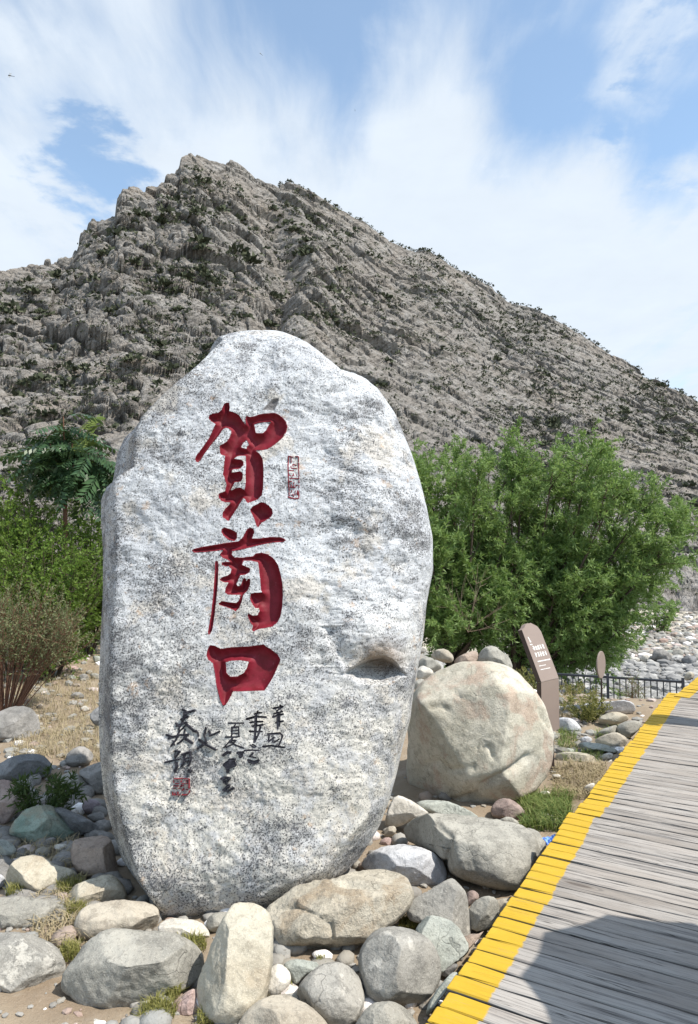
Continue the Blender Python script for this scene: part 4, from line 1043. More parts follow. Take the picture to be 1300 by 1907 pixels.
S(((960, 1480), 8.125), [(455, 690), (500, 680), (545, 690), (530, 760), (480, 790), (460, 750)], 'white', 'small white stone below the blue wrapper', group=RIGHTG, by=1578)
# left, on the dry slope
S(cV, [(-60, 1000), (0, 950), (80, 915), (180, 920), (232, 970), (262, 1060), (242, 1112), (150, 1142), (60, 1152), (-50, 1145)], 'dark', 'big shaded grey stone under the twiggy shrub at the left edge', p=2.5, group=LEFTG)
S(cV, [(490, 117), (540, 97), (620, 92), (675, 100), (700, 150), (690, 200), (600, 207), (550, 165), (500, 142)], 'brown', 'flat topped brown rock beside the upper left of the carved boulder', by=1115, p=2.9, group=LEFTG)
S(cV, [(463, 402), (520, 350), (560, 348), (562, 392), (500, 424)], 'white', 'pale leaning stone among the shrub branches', group=LEFTG, by=1174)
S(cV, [(543, 402), (580, 363), (622, 393), (602, 442), (542, 442)], 'greenpale', 'pale green stone right of the leaning stone', group=LEFTG, by=1180)
S(cV, [(598, 352), (640, 305), (680, 310), (680, 402), (620, 394)], 'white', 'pale stone against the carved boulder, second from the top', group=LEFTG, by=1166)
S(cV, [(588, 272), (630, 228), (665, 256), (665, 305), (600, 312)], 'white', 'cream stone against the carved boulder under the flat topped rock', group=LEFTG, by=1142)
S(cV, [(628, 225), (650, 195), (685, 200), (685, 260), (660, 262)], 'brown', 'small brown stone under the flat topped brown rock', group=LEFTG, by=1128)
S(cV, [(468, 557), (520, 525), (572, 543), (588, 592), (540, 592)], 'white', 'domed white stone halfway up the dry slope', group=LEFTG, by=1222)
S(cV, [(383, 702), (430, 665), (490, 655), (527, 690), (502, 707), (420, 708)], 'pink', 'pink oblong stone on the dry slope', group=LEFTG, by=1255)
S(cV, [(423, 742), (460, 710), (507, 740), (492, 762), (440, 762)], 'greenpale', 'pale blue green stone just below the pink stone', group=LEFTG, by=1271)
S(cV, [(503, 722), (550, 703), (582, 740), (562, 767), (515, 762)], 'dark', 'bluish grey stone right of the pink stone', group=LEFTG, by=1272)
S(cV, [(573, 710), (620, 703), (660, 725), (650, 752), (590, 740)], 'grey', 'grey stone near the carved boulder level with the pink stone', group=LEFTG, by=1268)
S(cV, [(443, 852), (500, 820), (552, 850), (532, 872), (470, 872)], 'dark', 'low slaty stone with an orange streak on the dry grass', group=LEFTG, by=1303)
S(cV, [(508, 942), (550, 908), (582, 940), (552, 957)], 'white', 'small white pointed stone on the dry grass', group=LEFTG, by=1327)
S(cV, [(568, 985), (620, 930), (665, 912), (680, 1090), (620, 1045)], 'slate', 'dark grey stone leaning on the left side of the carved boulder', group=LEFTG, by=1362)
S(cV, [(343, 642), (380, 600), (427, 588), (422, 642), (370, 668)], 'grey', 'grey stone at the right foot of the twiggy shrub', group=LEFTG, by=1244)
S(cV, [(203, 722), (250, 680), (282, 690), (242, 742)], 'white', 'pale stone inside the base of the twiggy shrub', group=LEFTG, by=1266)
S(cV, [(505, 512), (550, 487), (605, 515), (645, 552), (620, 565), (560, 545)], 'cream', 'long cream stone sloping down above the domed white stone', group=LEFTG, by=1214)
S(cV, [(43, 112), (90, 97), (142, 110), (135, 172), (60, 176)], 'white', 'pale rock seen through the top of the twiggy shrub', group=LEFTG, by=1103)
S(cV, [(590, 600), (625, 590), (660, 605), (655, 640), (610, 640)], 'greenpale', 'pale mossy stone beside the carved boulder', group=LEFTG, by=1236)
S(cV, [(300, 700), (340, 672), (380, 690), (370, 730), (310, 735)], 'grey', 'greyish flat stone left of the pink stone', group=LEFTG, by=1263)
S(cV, [(20, 1240), (45, 1228), (70, 1242), (50, 1258), (25, 1256)], 'brown', 'tiny brown stone near the left edge on the dry soil', group=LEFTG, by=1414)

# ------------------------------------------------------------------ loose small stones and river gravel (uncountable)
def ico(sub):
    import bmesh
    bm = bmesh.new(); bmesh.ops.create_icosphere(bm, subdivisions=sub, radius=1.0)
    bm.verts.ensure_lookup_table()
    V = np.array([v.co[:] for v in bm.verts]); F = np.array([[v.index for v in f.verts] for f in bm.faces]); bm.free()
    return V, F


def pebbles(name, pts, sizes, mat, sub, label, flat=0.6):
    V0, F0 = ico(sub); protos = []
    for kk in range(16):
        D = 1 + 0.30 * fbm(V0 * 1.1 + kk * 7.7, 2)
        protos.append(V0 * D[:, None] * rng.uniform(0.7, 1.25, 3))
    n = len(pts); M = len(V0)
    out = np.empty((n, M, 3))
    for i in range(n):
        a = rng.uniform(0, 2 * pi); c, s = cos(a), sin(a)
        V = protos[i % 16] @ np.array([[c, -s, 0], [s, c, 0], [0, 0, 1]]).T
        V = V * np.array([1, 1, flat]) * sizes[i]
        out[i] = V + pts[i] + [0, 0, sizes[i] * flat * 0.35]
    F = (F0[None] + (np.arange(n) * M)[:, None, None]).reshape(-1, 3)
    me = mesh_np(name, out.reshape(-1, 3), F, sub > 1); rand_attr(me, M)
    o = link(name, me, mat)
    return tag(o, label, None, None, 'stuff')


m, t = new_mat('small_stone_mix')
ta = t.n('ShaderNodeAttribute', attribute_name='tint').outputs['Fac']
v = t.n('ShaderNodeTexCoord').outputs['Object']
rp = t.n('ShaderNodeValToRGB', {0: ta})
els = rp.color_ramp.elements
for pos, colr in [(0.0, (0.20, 0.19, 0.175)), (0.3, (0.34, 0.30, 0.245)), (0.5, (0.28, 0.285, 0.275)), (0.7, (0.31, 0.285, 0.24)), (0.86, (0.34, 0.25, 0.215)), (1.0, (0.34, 0.33, 0.305))]:
    e = els[0] if pos == 0 else (els[1] if pos == 1.0 else els.new(pos)); e.color = colr + (1,)
n2 = t.noise(v, 30.0, 4, 0.7)
c = t.mix(t.rng(n2, 0.5, 0.7, 0, 0.4), rp.outputs[0], (0.16, 0.15, 0.13))
t.out(c, 0.93, t.bump(n2, 0.5, 0.02), 0.2)
MAT['pebble'] = m
m, t = new_mat('river_stone_mix')
ta = t.n('ShaderNodeAttribute', attribute_name='tint').outputs['Fac']
t.out(t.mix(t.rng(ta, 0, 1, 0, 1, False), (0.17, 0.172, 0.175), (0.40, 0.398, 0.385)), 0.93, None, 0.2)
MAT['river'] = m


def scatter(n, x0, x1, y0, y1, keep=None):
    """points on the ground, denser nearby (even over viewing angle)"""
    y = 1 / rng.uniform(1 / y1, 1 / y0, n); x = rng.uniform(x0, x1, n) * y
    if keep is not None:
        q = keep(x, y); x, y = x[q], y[q]
    return np.stack([x, y, zground(x, y)], 1)


pp = scatter(1300, -0.62, 0.30, 2.2, 7.0)
pebbles('gravel', pp, np.minimum(rng.gamma(2.0, 0.006, len(pp)), 0.02) + 0.004, MAT['pebble'], 1, 'small loose pebbles scattered on the soil between the stones')
pp = scatter(420, -0.52, 0.14, 2.7, 5.6, lambda x, y: ~((x / y < -0.36) & (y < 3.35)))
pebbles('rubble', pp, rng.uniform(0.025, 0.06, len(pp)), MAT['pebble'], 2, 'fist sized rubble packed between the larger stones', 0.7)
pp = scatter(150, -0.52, -0.32, 3.7, 5.9)
pebbles('rubble', pp, rng.uniform(0.035, 0.085, len(pp)), MAT['dark'], 2, 'dark rubble in the shade of the carved boulder', 0.65)
pp = np.concatenate([scatter(650, -0.55, -0.25, 6.0, 22.0), scatter(500, 0.1, 0.45, 6.5, 12.5), scatter(420, 0.75, 1.6, 3.2, 14.0)])
pebbles('gravel', pp, np.minimum(rng.gamma(2.0, 0.015, len(pp)), 0.055) + 0.01, MAT['pebble'], 1, 'loose stones and rubble strewn over the dry slope')
pp = scatter(5000, 0.12, 0.62, 14.0, 27.5, lambda x, y: x > 1.5)
pebbles('river_gravel', pp, np.minimum(rng.gamma(2.2, 0.045, len(pp)), 0.22) + 0.03, MAT['river'], 1, 'bluish white stones covering the river bed behind the fence')
pp = scatter(3200, 0.2, 0.62, 27.5, 47.0)
pebbles('river_gravel', pp, np.minimum(rng.gamma(2.0, 0.05, len(pp)), 0.22) + 0.03, MAT['pebble'], 1, 'fine beige pebbles on the far part of the river bed')
# bank of bigger rocks across the river bed, each one a thing
bank = [(1118, 1222, 22, 'grey'), (1143, 1226, 30, 'white'), (1165, 1228, 26, 'dark'), (1182, 1234, 22, 'white'), (1205, 1234, 28, 'white'), (1232, 1237, 40, 'dark'), (1262, 1226, 26, 'grey'), (1284, 1240, 30, 'slate'), (1300, 1236, 26, 'grey'),
        (1190, 1222, 18, 'grey'), (1215, 1224, 20, 'beige'), (1246, 1222, 20, 'greenpale'), (1275, 1218, 20, 'grey'), (1100, 1230, 20, 'white'), (1296, 1222, 18, 'white')]
desc = ['grey rock in the row across the river bed, right of the round sign', 'white rock in the row across the river bed behind the fence', 'dark rock left of the middle of the river bed row', 'small white rock in the row across the river bed', 'pale rock just left of the big dark rock across the river bed',
        'biggest dark rock in the row across the river bed', 'grey rock right of the big dark rock across the river bed', 'black looking rock above the far end of the yellow edge', 'grey rock at the right edge of the river bed row', 'small grey rock at the back of the river bed row', 'small beige rock at the back of the river bed row',
        'small greenish rock behind the big dark rock across the river bed', 'small grey rock behind the black looking rock', 'white rock showing under the willow on the river bed', 'small white rock at the right edge behind the river bed row']
for i, ((bxx, byy, wd, mt), lb) in enumerate(zip(bank, desc)):
    rr_ = np.random.default_rng(50 + i); hh = wd * rr_.uniform(0.5, 0.75)
    a = np.linspace(0, 2 * pi, 11, endpoint=False)
    pts = [(bxx + wd / 2 * cos(q) * rr_.uniform(0.8, 1.1), byy - hh / 2 + hh / 2 * sin(q) * rr_.uniform(0.8, 1.15)) for q in a]
    k += 1
    stone(pts, mt, lb, seed=k, by=byy, group='bank of rocks across the river bed')
S(((1200, 1080), 5.96), [(440, 1080), (460, 1035), (500, 1018), (545, 1030), (562, 1070), (530, 1105), (480, 1120), (450, 1110)], 'cream', 'round tan stone at the far end of the yellow boardwalk edge', dep=9.2, by=1266, group=RIGHTG)

# ================================================================== BOARDWALK
def D(px, py):
    d = ray(px, py); return (CAM + d * (-CAM[2] / d[2]))[:2]


m, t = new_mat('weathered_plank')
tc = t.n('ShaderNodeTexCoord').outputs['Object']
v = t.obj_vec()
rnd = t.n('ShaderNodeObjectInfo').outputs['Random']
gr = t.noise(t.mapping(v, scale=(1.6, 42, 20)), 1.0, 6, 0.65, 0.6)
fine = t.noise(t.mapping(v, scale=(6, 260, 60)), 1.0, 3, 0.7)
blot = t.noise(t.mapping(v, scale=(1.6, 5, 3)), 1.0, 5, 0.6)
knot = t.vor(t.mapping(v, scale=(1.1, 5.5, 1)), 1.0)
ring = t.math('SINE', t.math('MULTIPLY', knot, 70.0))
base = t.mix(rnd, (0.250, 0.226, 0.202), (0.345, 0.316, 0.286))
c = t.mix(t.rng(blot, 0.40, 0.62, 0, 0.55), base, (0.38, 0.365, 0.345))
c = t.mix(t.rng(gr, 0.50, 0.62, 0, 0.6), c, (0.115, 0.108, 0.105))
c = t.mix(t.rng(fine, 0.53, 0.64, 0, 0.5), c, (0.10, 0.095, 0.095))
kn = t.rng(knot, 0.045, 0.10, 1.0, 0.0)
c = t.mix(t.math('MULTIPLY', kn, 0.75), c, (0.07, 0.055, 0.045))
kr = t.math('MULTIPLY', t.rng(knot, 0.10, 0.24, 1.0, 0.0), t.rng(ring, 0.3, 1.0))
c = t.mix(t.math('MULTIPLY', kr, 0.5), c, (0.11, 0.10, 0.095))
crk = t.noise(t.mapping(v, scale=(0.9, 30, 10)), 1.0, 3, 0.5, 0.3)
ck = t.rng(t.math('ABSOLUTE', t.math('SUBTRACT', crk, 0.5)), 0.0, 0.012, 1.0, 0.0)
ck = t.math('MULTIPLY', ck, t.rng(blot, 0.48, 0.56))
c = t.mix(t.math('MULTIPLY', ck, 0.85), c, (0.025, 0.022, 0.02))
sp = t.n('ShaderNodeSeparateXYZ', {0: tc})
edge_n = t.noise(t.mapping(v, scale=(14, 26, 10)), 1.0, 4, 0.6)
wid = t.math('ADD', 0.147, t.math('ADD', t.math('MULTIPLY', t.math('SUBTRACT', edge_n, 0.5), 0.03), t.math('MULTIPLY', rnd, 0.005)))
ymask = t.rng(t.math('SUBTRACT', sp.outputs[0], wid), -0.004, 0.006, 1.0, 0.0)
wear = t.math('ADD', t.rng(fine, 0.60, 0.72, 0, 0.8), t.rng(gr, 0.60, 0.72, 0, 0.8))
wear2 = t.rng(t.noise(v, 7.0, 5, 0.7), 0.35, 0.6)
ymask = t.math('MULTIPLY', ymask, t.math('SUBTRACT', 1.0, t.math('MULTIPLY', t.math('MINIMUM', wear, 1.0), t.math('ADD', 0.35, t.math('MULTIPLY', wear2, 0.60)))))
ymask = t.math('MULTIPLY', ymask, t.rng(sp.outputs[2], -0.009, -0.004))
yel = t.mix(t.noise(v, 9.0, 4, 0.6), (0.45, 0.285, 0.020), (0.53, 0.352, 0.036))
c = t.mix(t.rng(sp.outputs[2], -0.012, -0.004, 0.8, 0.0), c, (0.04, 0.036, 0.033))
c = t.mix(ymask, c, yel)
h = t.math('SUBTRACT', t.math('MULTIPLY', gr, -0.8), t.math('ADD', t.math('MULTIPLY', fine, 0.5), t.math('MULTIPLY', ck, 1.5)))
t.out(c, t.mix(ymask, (0.85, 0.85, 0.85), (0.6, 0.6, 0.6)), t.bump(h, 0.45, 0.006), 0.25)
MAT['plank'] = m
m, t = new_mat('dark_timber')
v = t.obj_vec()
t.out(t.mix(t.noise(t.mapping(v, scale=(3, 40, 40)), 1.0, 4, 0.6), (0.05, 0.042, 0.036), (0.10, 0.088, 0.078)), 0.9)
MAT['timber'] = m


def plank_mesh(Lg, Wd, seed):
    """one plank: worn edges, slight cup and waviness, left end at x=0, centred on y=0, top at z=0"""
    r = np.random.default_rng(seed); nx = 26
    xs = np.concatenate([[0.0, 0.004], np.linspace(0.03, Lg, nx)])
    prof = np.array([[-.5, -1], [-.5, -.22], [-.47, -.03], [-.25, 0.01], [0, -.02], [.25, 0.01], [.47, -.03], [.5, -.22], [.5, -1]])
    V = []
    for i, x in enumerate(xs):
        e = 1 - 0.0025 * (i == 0) / Wd * 2
        wob = 0.0018 * r.normal(size=len(prof))
        yy = prof[:, 0] * Wd * e + wob
        zz = np.where(prof[:, 1] < -0.5, -0.038, prof[:, 1] * 0.02) + 0.0009 * r.normal(size=len(prof)) - 0.003 * (i == 0)
        V.append(np.stack([np.full(len(prof), x), yy, zz], 1))
    V = np.concatenate(V); n = len(prof)
    F = [grid_quads(len(xs), n, True)]
    cap = np.array([[0, 1, 2, 8], [2, 3, 7, 8], [3, 4, 6, 7]])
    F = np.concatenate([F[0], cap])
    F3 = np.array([[4, 5, 6]])
    return mesh_np('plank', V, [F, F3], False)


def build_deck():
    pts = [D(790, 1907), D(1000, 1600), D(1245, 1289)]
    e0 = unit(pts[1] - pts[0]); e1 = unit(pts[2] - pts[1])
    start = pts[0] - e0 * 1.75
    root = empty('boardwalk', (start[0], start[1], 0), 'grey weathered plank boardwalk with a yellow painted left edge', 'boardwalk')
    root.rotation_euler = (0, 0, 0)
    protos = []
    for i in range(8):
        wd = [0.085, 0.083, 0.086, 0.084, 0.081, 0.085, 0.083, 0.082][i]
        me = plank_mesh(3.1, wd, 60 + i); me.materials.append(MAT['plank']); protos.append(me)
    L1 = 1.75 + np.linalg.norm(pts[1] - pts[0]); L2 = np.linalg.norm(pts[2] - pts[1])
    step = 0.0955; s = 0.0; i = 0
    r = np.random.default_rng(3)
    while s < L1 + L2:
        f = np.clip((s - L1 + 0.6) / 1.2, 0, 1); f = f * f * (3 - 2 * f)
        p = start + e0 * s if s <= L1 else pts[1] + e1 * (s - L1)
        e = unit(e0 * (1 - f) + e1 * f)
        q = np.array([e[1], -e[0]])                     # along the plank, to the right
        jit = r.normal() * 0.0035 + (-0.02 if 3.60 < s < 3.9 else 0)
        o = bpy.data.objects.new('plank', protos[int(r.integers(8))]); COL.objects.link(o); o.parent = root
        pos = p + q * jit
        o.location = (pos[0] - start[0], pos[1] - start[1], r.normal() * 0.0016)
        o.rotation_euler = (r.normal() * 0.006, r.normal() * 0.0006, atan2(q[1], q[0]) + r.normal() * 0.0007)
        s += step; i += 1
    # second, slightly offset run that carries on to the right
    o2 = D(1254, 1299); e2 = unit(D(1300, 1262) - o2); s = 0.07
    while s < 3.2:
        q = np.array([e2[1], -e2[0]]); p = o2 + e2 * s
        o = bpy.data.objects.new('plank', protos[int(r.integers(8))]); COL.objects.link(o); o.parent = root
        o.location = (p[0] - start[0] + r.normal() * .004, p[1] - start[1], 0.012 + r.normal() * 0.0014); o.rotation_euler = (0, 0, atan2(q[1], q[0]) + r.normal() * 0.002)
        s += step
    # bearers and posts below
    def beam(a, b, z0, z1, wd, name='bearer'):
        a = np.array(a); b = np.array(b); d = unit(b - a); nn = np.array([-d[1], d[0]]) * wd / 2
        P = [(*(a - nn), z0), (*(a + nn), z0), (*(b - nn), z0), (*(b + nn), z0), (*(a - nn), z1), (*(a + nn), z1), (*(b - nn), z1), (*(b + nn), z1)]
        F = np.array([[0, 2, 3, 1], [4, 5, 7, 6], [0, 1, 5, 4], [2, 6, 7, 3], [0, 4, 6, 2], [1, 3, 7, 5]])
        return obj(name, np.array(P) - [start[0], start[1], 0], F, MAT['timber'], root, (0, 0, 0), False)
    for off in (0.16, 1.3, 2.7):
        q0 = np.array([e0[1], -e0[0]]) * off; q1 = np.array([e1[1], -e1[0]]) * off
        beam(start + q0, pts[1] + q0 * 0.5 + q1 * 0.5, -0.17, -0.041, 0.09); beam(pts[1] + q0 * 0.5 + q1 * 0.5 + e1 * 0.002, pts[2] + q1, -0.17, -0.041, 0.09)
    q2 = np.array([e2[1], -e2[0]])
    for off in (0.14, 1.4):
        beam(o2 + q2 * off, o2 + e2 * 3.2 + q2 * off, -0.16, -0.03, 0.09)
    for ss in np.arange(0.3, L1 + L2, 1.5):
        p = start + e0 * ss if ss <= L1 else pts[1] + e1 * (ss - L1)
        q = np.array([e0[1], -e0[0]]) * 0.16; p = p + q
        beam(p - e0 * 0.045, p + e0 * 0.045, -0.7, -0.172, 0.09, 'post')


build_deck()

# yellow paint smeared on the long boulder
# (a thin coat that follows the stone: faces of the stone itself, lifted 3 mm)
def paint_coat(stone_o, poly_px, mat, label):
    me = stone_o.data; n = len(me.vertices)
    co = np.empty(n * 3, np.float32); me.vertices.foreach_get('co', co); co = co.reshape(-1, 3)
    no = np.empty(n * 3, np.float32); me.vertices.foreach_get('normal', no); no = no.reshape(-1, 3)
    W_ = co + np.array(stone_o.location)
    px, py = to_px(W_)
    d, _, _ = sdf_poly(px, py, [poly_px])
    d = d + 5 * fbm(W_ * 22, 3)
    vis = ((CAM - W_) * no).sum(1) > 0
    F = np.array([list(p.vertices) for p in me.polygons])
    keep = (d[F].mean(1) < 0) & vis[F].all(1)
    u, inv = np.unique(F[keep].ravel(), return_inverse=True)
    if len(u) == 0:
        return
    link('paint_smear', mesh_np('paint_smear', co[u] + no[u] * 0.003, inv.reshape(-1, 4)), mat, stone_o)['label'] = label


m, t = new_mat('yellow_paint')
v = t.obj_vec()
t.out(t.mix(t.noise(v, 20.0, 4, 0.6), (0.62, 0.36, 0.012), (0.74, 0.45, 0.022)), 0.6, t.bump(t.noise(v, 60.0, 4, 0.7), 0.4, 0.01), 0.25)
MAT['yellow'] = m
for o in list(SC.objects):
    if o.name.startswith('boulder') and 'yellow' in (o.get('label') or ''):
        paint_coat(o, cp(*c7, [(1215, 620), (1222, 570), (1245, 560), (1280, 520), (1296, 470), (1300, 430), (1320, 440), (1320, 520), (1260, 600), (1225, 650)]), MAT['yellow'], 'yellow paint smeared along its right end')

# ================================================================== SIGNS AND FENCE
m, t = new_mat('brown_powder_coat')
v = t.obj_vec()
t.out(t.mix(t.noise(v, 8.0, 4, 0.6), (0.235, 0.185, 0.158), (0.265, 0.21, 0.182)), 0.45, t.bump(t.noise(v, 250.0, 2, 0.5), 0.1, 0.002), 0.4)
MAT['sign'] = m
m, t = new_mat('dark_brown_steel'); t.out((0.055, 0.038, 0.034), 0.5, None, 0.4); MAT['signdark'] = m
m, t = new_mat('white_print'); t.out((0.78, 0.78, 0.76), 0.6); MAT['white_print'] = m
m, t = new_mat('blue_black_steel')
v = t.obj_vec(); t.out(t.mix(t.noise(v, 9.0, 4, 0.6), (0.035, 0.042, 0.058), (0.06, 0.07, 0.09)), 0.5, None, 0.4); MAT['fence'] = m


def build_board():
    Y = 6.0
    foot = at(1035, 1402, Y); zb = float(zground(foot[0], foot[1]))
    al = R(42); rv = np.array([cos(al), sin(al), 0]); nv = np.array([sin(al), -cos(al), 0])   # right and facing directions
    lb = at(1008, 1270, Y)                                      # bend, left front corner
    zbend = lb[2]; zlow = at(1035, 1370, Y)[2]
    wdt = 0.275; hup = 0.455; back = 0.20; th = 0.042
    root = empty('information_board', (foot[0], foot[1], zb), 'brown bent metal information board with white print beside the round boulder', 'signboard', rz=0)
    org = np.array([foot[0], foot[1], zb])
    O = np.array([lb[0], lb[1], 0])

    def pt(a, z, bk):      # a along width, z height, bk distance behind the front
        return O + rv * a - nv * bk + np.array([0, 0, z])
    def slab(name, outline, mat, label=None):
        """outline: list of (a, z, bk) front points; extruded backwards by th"""
        fr = np.array([pt(*q) for q in outline]); bk = np.array([pt(q[0], q[1] - 0.012, q[2] + th) for q in outline])
        n = len(outline); me = bpy.data.meshes.new(name)
        me.from_pydata([tuple(p - org) for p in np.vstack([fr, bk])], [], [tuple(range(n))] + [tuple(range(2 * n - 1, n - 1, -1))] + [(i, i + n, (i + 1) % n + n, (i + 1) % n) for i in range(n)])
        me.update()
        o = link(name, me, mat, root)
        if label: o['label'] = label
        return o
    up = lambda a, f: (a * wdt, zbend + hup * f, back * f)
    top = [up(1, 0), up(1, 0.86), up(0.90, 0.955), up(0.74, 1.0), up(0.60, 1.035), up(0.52, 1.022), up(0.44, 1.035), up(0.30, 1.015), up(0.16, 0.96), up(0, 0.93), up(0, 0)]
    slab('upper_panel', top, MAT['sign'])
    low = [(0, zbend - 0.003, 0), (0, zbend - 0.30, 0), (0.09, zlow, 0), (wdt, zlow + 0.01, 0), (wdt, zbend - 0.003, 0)]
    slab('lower_panel', low, MAT['sign'])
    V, F = box(-0.02, 0.02, -0.02, 0.02, -0.15, zlow - zb)
    pc = pt(wdt * 0.62, 0, 0.02) - org; V = V + [pc[0], pc[1], 0]
    link('post', mesh_np('post', V, F, False), MAT['signdark'], root)
    # dark flank of the folded case
    for nm, a, b in (('side_panel', up(0, 0), up(0, 0.93)), ('side_panel', (0, zbend - 0.30, 0), (0, zbend - 0.003, 0))):
        q = [pt(*a), pt(*b), pt(b[0], b[1] - 0.012, b[2] + th), pt(a[0], a[1] - 0.012, a[2] + th)]
        q = np.array([p - rv * 0.003 for p in q] + [p - rv * 0.001 for p in q]) - org
        Fq = np.array([[0, 1, 2, 3], [7, 6, 5, 4], [0, 4, 5, 1], [1, 5, 6, 2], [2, 6, 7, 3], [3, 7, 4, 0]])
        link(nm, mesh_np(nm, q, Fq, False), MAT['signdark'], root)
    # printing on the upper panel: small flat strokes on the metal
    def strokes(name, quads):
        Vs = []
        nrm = unit(np.cross(rv, np.array(pt(*up(0, 1))) - np.array(pt(*up(0, 0)))))
        if nrm[1] > 0: nrm = -nrm
        for a0, f0, a1, f1, wd in quads:
            A = pt(*up(a0, f0)); B = pt(*up(a1, f1)); d = unit(B - A); s = np.cross(d, nrm) * wd / 2
            Vs += [A - s, A + s, B + s, B - s]
        Vs = np.array(Vs) + nrm * 0.0015 - org
        me = mesh_np(name, Vs, np.arange(len(Vs)).reshape(-1, 4), False)
        return link(name, me, MAT['white_print'], root)
    strokes('logo', [(0.17, 0.79, 0.19, 0.69, 0.010), (0.185, 0.77, 0.215, 0.69, 0.012), (0.20, 0.74, 0.235, 0.69, 0.010), (0.135, 0.652, 0.255, 0.652, 0.008)])
    r = np.random.default_rng(5)
    for row, (f0, hgt, n) in enumerate([(0.545, 0.085, 5), (0.425, 0.085, 5)]):
        for i in range(n):
            a0 = 0.20 + i * 0.135; w_ = 0.105; q = []
            for _ in range(3):
                ff = f0 + hgt * r.uniform(0.05, 0.95); q.append((a0 + w_ * r.uniform(0, .2), ff, a0 + w_ * r.uniform(.75, 1), ff, 0.006))
            for _ in range(3):
                aa = a0 + w_ * r.uniform(0.1, 0.9); q.append((aa, f0, aa + w_ * r.uniform(-.12, .12), f0 + hgt * r.uniform(.7, 1), 0.007))
            strokes('printed_character', q)
    for f0, a1, wd in ((0.345, 0.88, 0.011), (0.265, 0.55, 0.007), (0.20, 0.72, 0.007)):
        q = []; a = 0.20
        while a < a1:
            l = r.uniform(0.02, 0.06); q.append((a, f0, a + l, f0, wd * r.uniform(0.7, 1.1))); a += l + r.uniform(0.006, 0.016)
        strokes('printed_line', q)


build_board()


def build_round_sign():
    Y = 8.1
    p0 = at(1121, 1318, Y); zb = float(zground(p0[0], Y)); x = p0[0]
    root = empty('round_sign', (x, Y, zb), 'small round brown sign on a thin pole seen almost edge on', 'sign')
    zc = at(1120, 1238, Y)[2] - zb; rad = 0.155
    V, F = tubes([([(0, 0, -0.12), (0, 0, zc * 0.5), (0, 0, zc - rad * 0.96)], 0.011)], 8)
    link('pole', mesh_np('pole', V, F), MAT['signdark'], root)
    a = np.linspace(0, 2 * pi, 40, endpoint=False)
    yaw = R(54); rv = np.array([cos(yaw), sin(yaw), 0]); nv = np.array([sin(yaw), -cos(yaw), 0])
    ring = lambda k_, rr_: np.array([[0, 0, zc]]) + rr_ * (np.cos(a)[:, None] * rv + np.sin(a)[:, None] * np.array([0, 0, 1.0])) + nv * k_
    V = np.vstack([ring(0.007, rad * 0.97), ring(0.004, rad), ring(-0.008, rad), ring(-0.011, rad * 0.97)])
    me = bpy.data.meshes.new('disc'); n = 40
    me.from_pydata([tuple(v_) for v_ in V], [], [tuple(range(n)), tuple(range(4 * n - 1, 3 * n - 1, -1))] + [(k_ * n + i, (k_ + 1) * n + i, (k_ + 1) * n + (i + 1) % n, k_ * n + (i + 1) % n) for k_ in range(3) for i in range(n)])
    me.update(); link('disc', me, MAT['sign'], root)


build_round_sign()


def build_fence():
    A = at(985, 1252, 15.6); B = at(1272, 1270, 14.0)
    root = empty('railing', (A[0], A[1], A[2] - 1.05), 'blue black metal railing with thin upright bars above the river bed', 'fence')
    org = np.array([A[0], A[1], A[2] - 1.05])
    L = np.linalg.norm(B - A); d = (B - A) / L
    def bar(name, a, b, hw, parent=root):
        a = np.array(a); b = np.array(b); tdir = unit(b - a)
        s1 = unit(np.cross(tdir, [0.3, 1, 0.2])) * hw; s2 = unit(np.cross(tdir, s1)) * hw
        P = [a - s1 - s2, a + s1 - s2, a + s1 + s2, a - s1 + s2]; Q = [p + (b - a) for p in P]
        F = np.array([[0, 1, 2, 3], [7, 6, 5, 4], [0, 4, 5, 1], [1, 5, 6, 2], [2, 6, 7, 3], [3, 7, 4, 0]])
        return link(name, mesh_np(name, np.array(P + Q) - org, F, False), MAT['fence'], parent)
    bar('rail', A, B, 0.020); bar('rail', A - [0, 0, 0.88], B - [0, 0, 0.88], 0.018)
    nb = int(L / 0.118)
    posts = [0, round(nb * 0.53), nb]
    for i in range(nb + 1):
        p = A + d * (L * i / nb)
        if i in posts:
            bar('post', p + [0, 0, 0.08], p - [0, 0, 1.35], 0.026)
        else:
            bar('baluster', p - [0, 0, 0.01], p - [0, 0, 0.89], 0.0105)


build_fence()

# ================================================================== PLANTS
def leaf_mat(name, a, b, trans=0.35, rough=0.55):
    m, t = new_mat(name)
    ta = t.n('ShaderNodeAttribute', attribute_name='tint').outputs['Fac']
    c = t.mix(ta, a, b)
    bs = t.n('ShaderNodeBsdfPrincipled', {'Base Color': c, 'Roughness': rough, 'Specular IOR Level': 0.3})
    tr = t.n('ShaderNodeBsdfTranslucent', {0: t.mix(0.35, c, (0.16, 0.22, 0.03))})
    mx = t.n('ShaderNodeMixShader', {0: trans, 1: bs.outputs[0], 2: tr.outputs[0]})
    t.n('ShaderNodeOutputMaterial', {0: mx.outputs[0]})
    return m


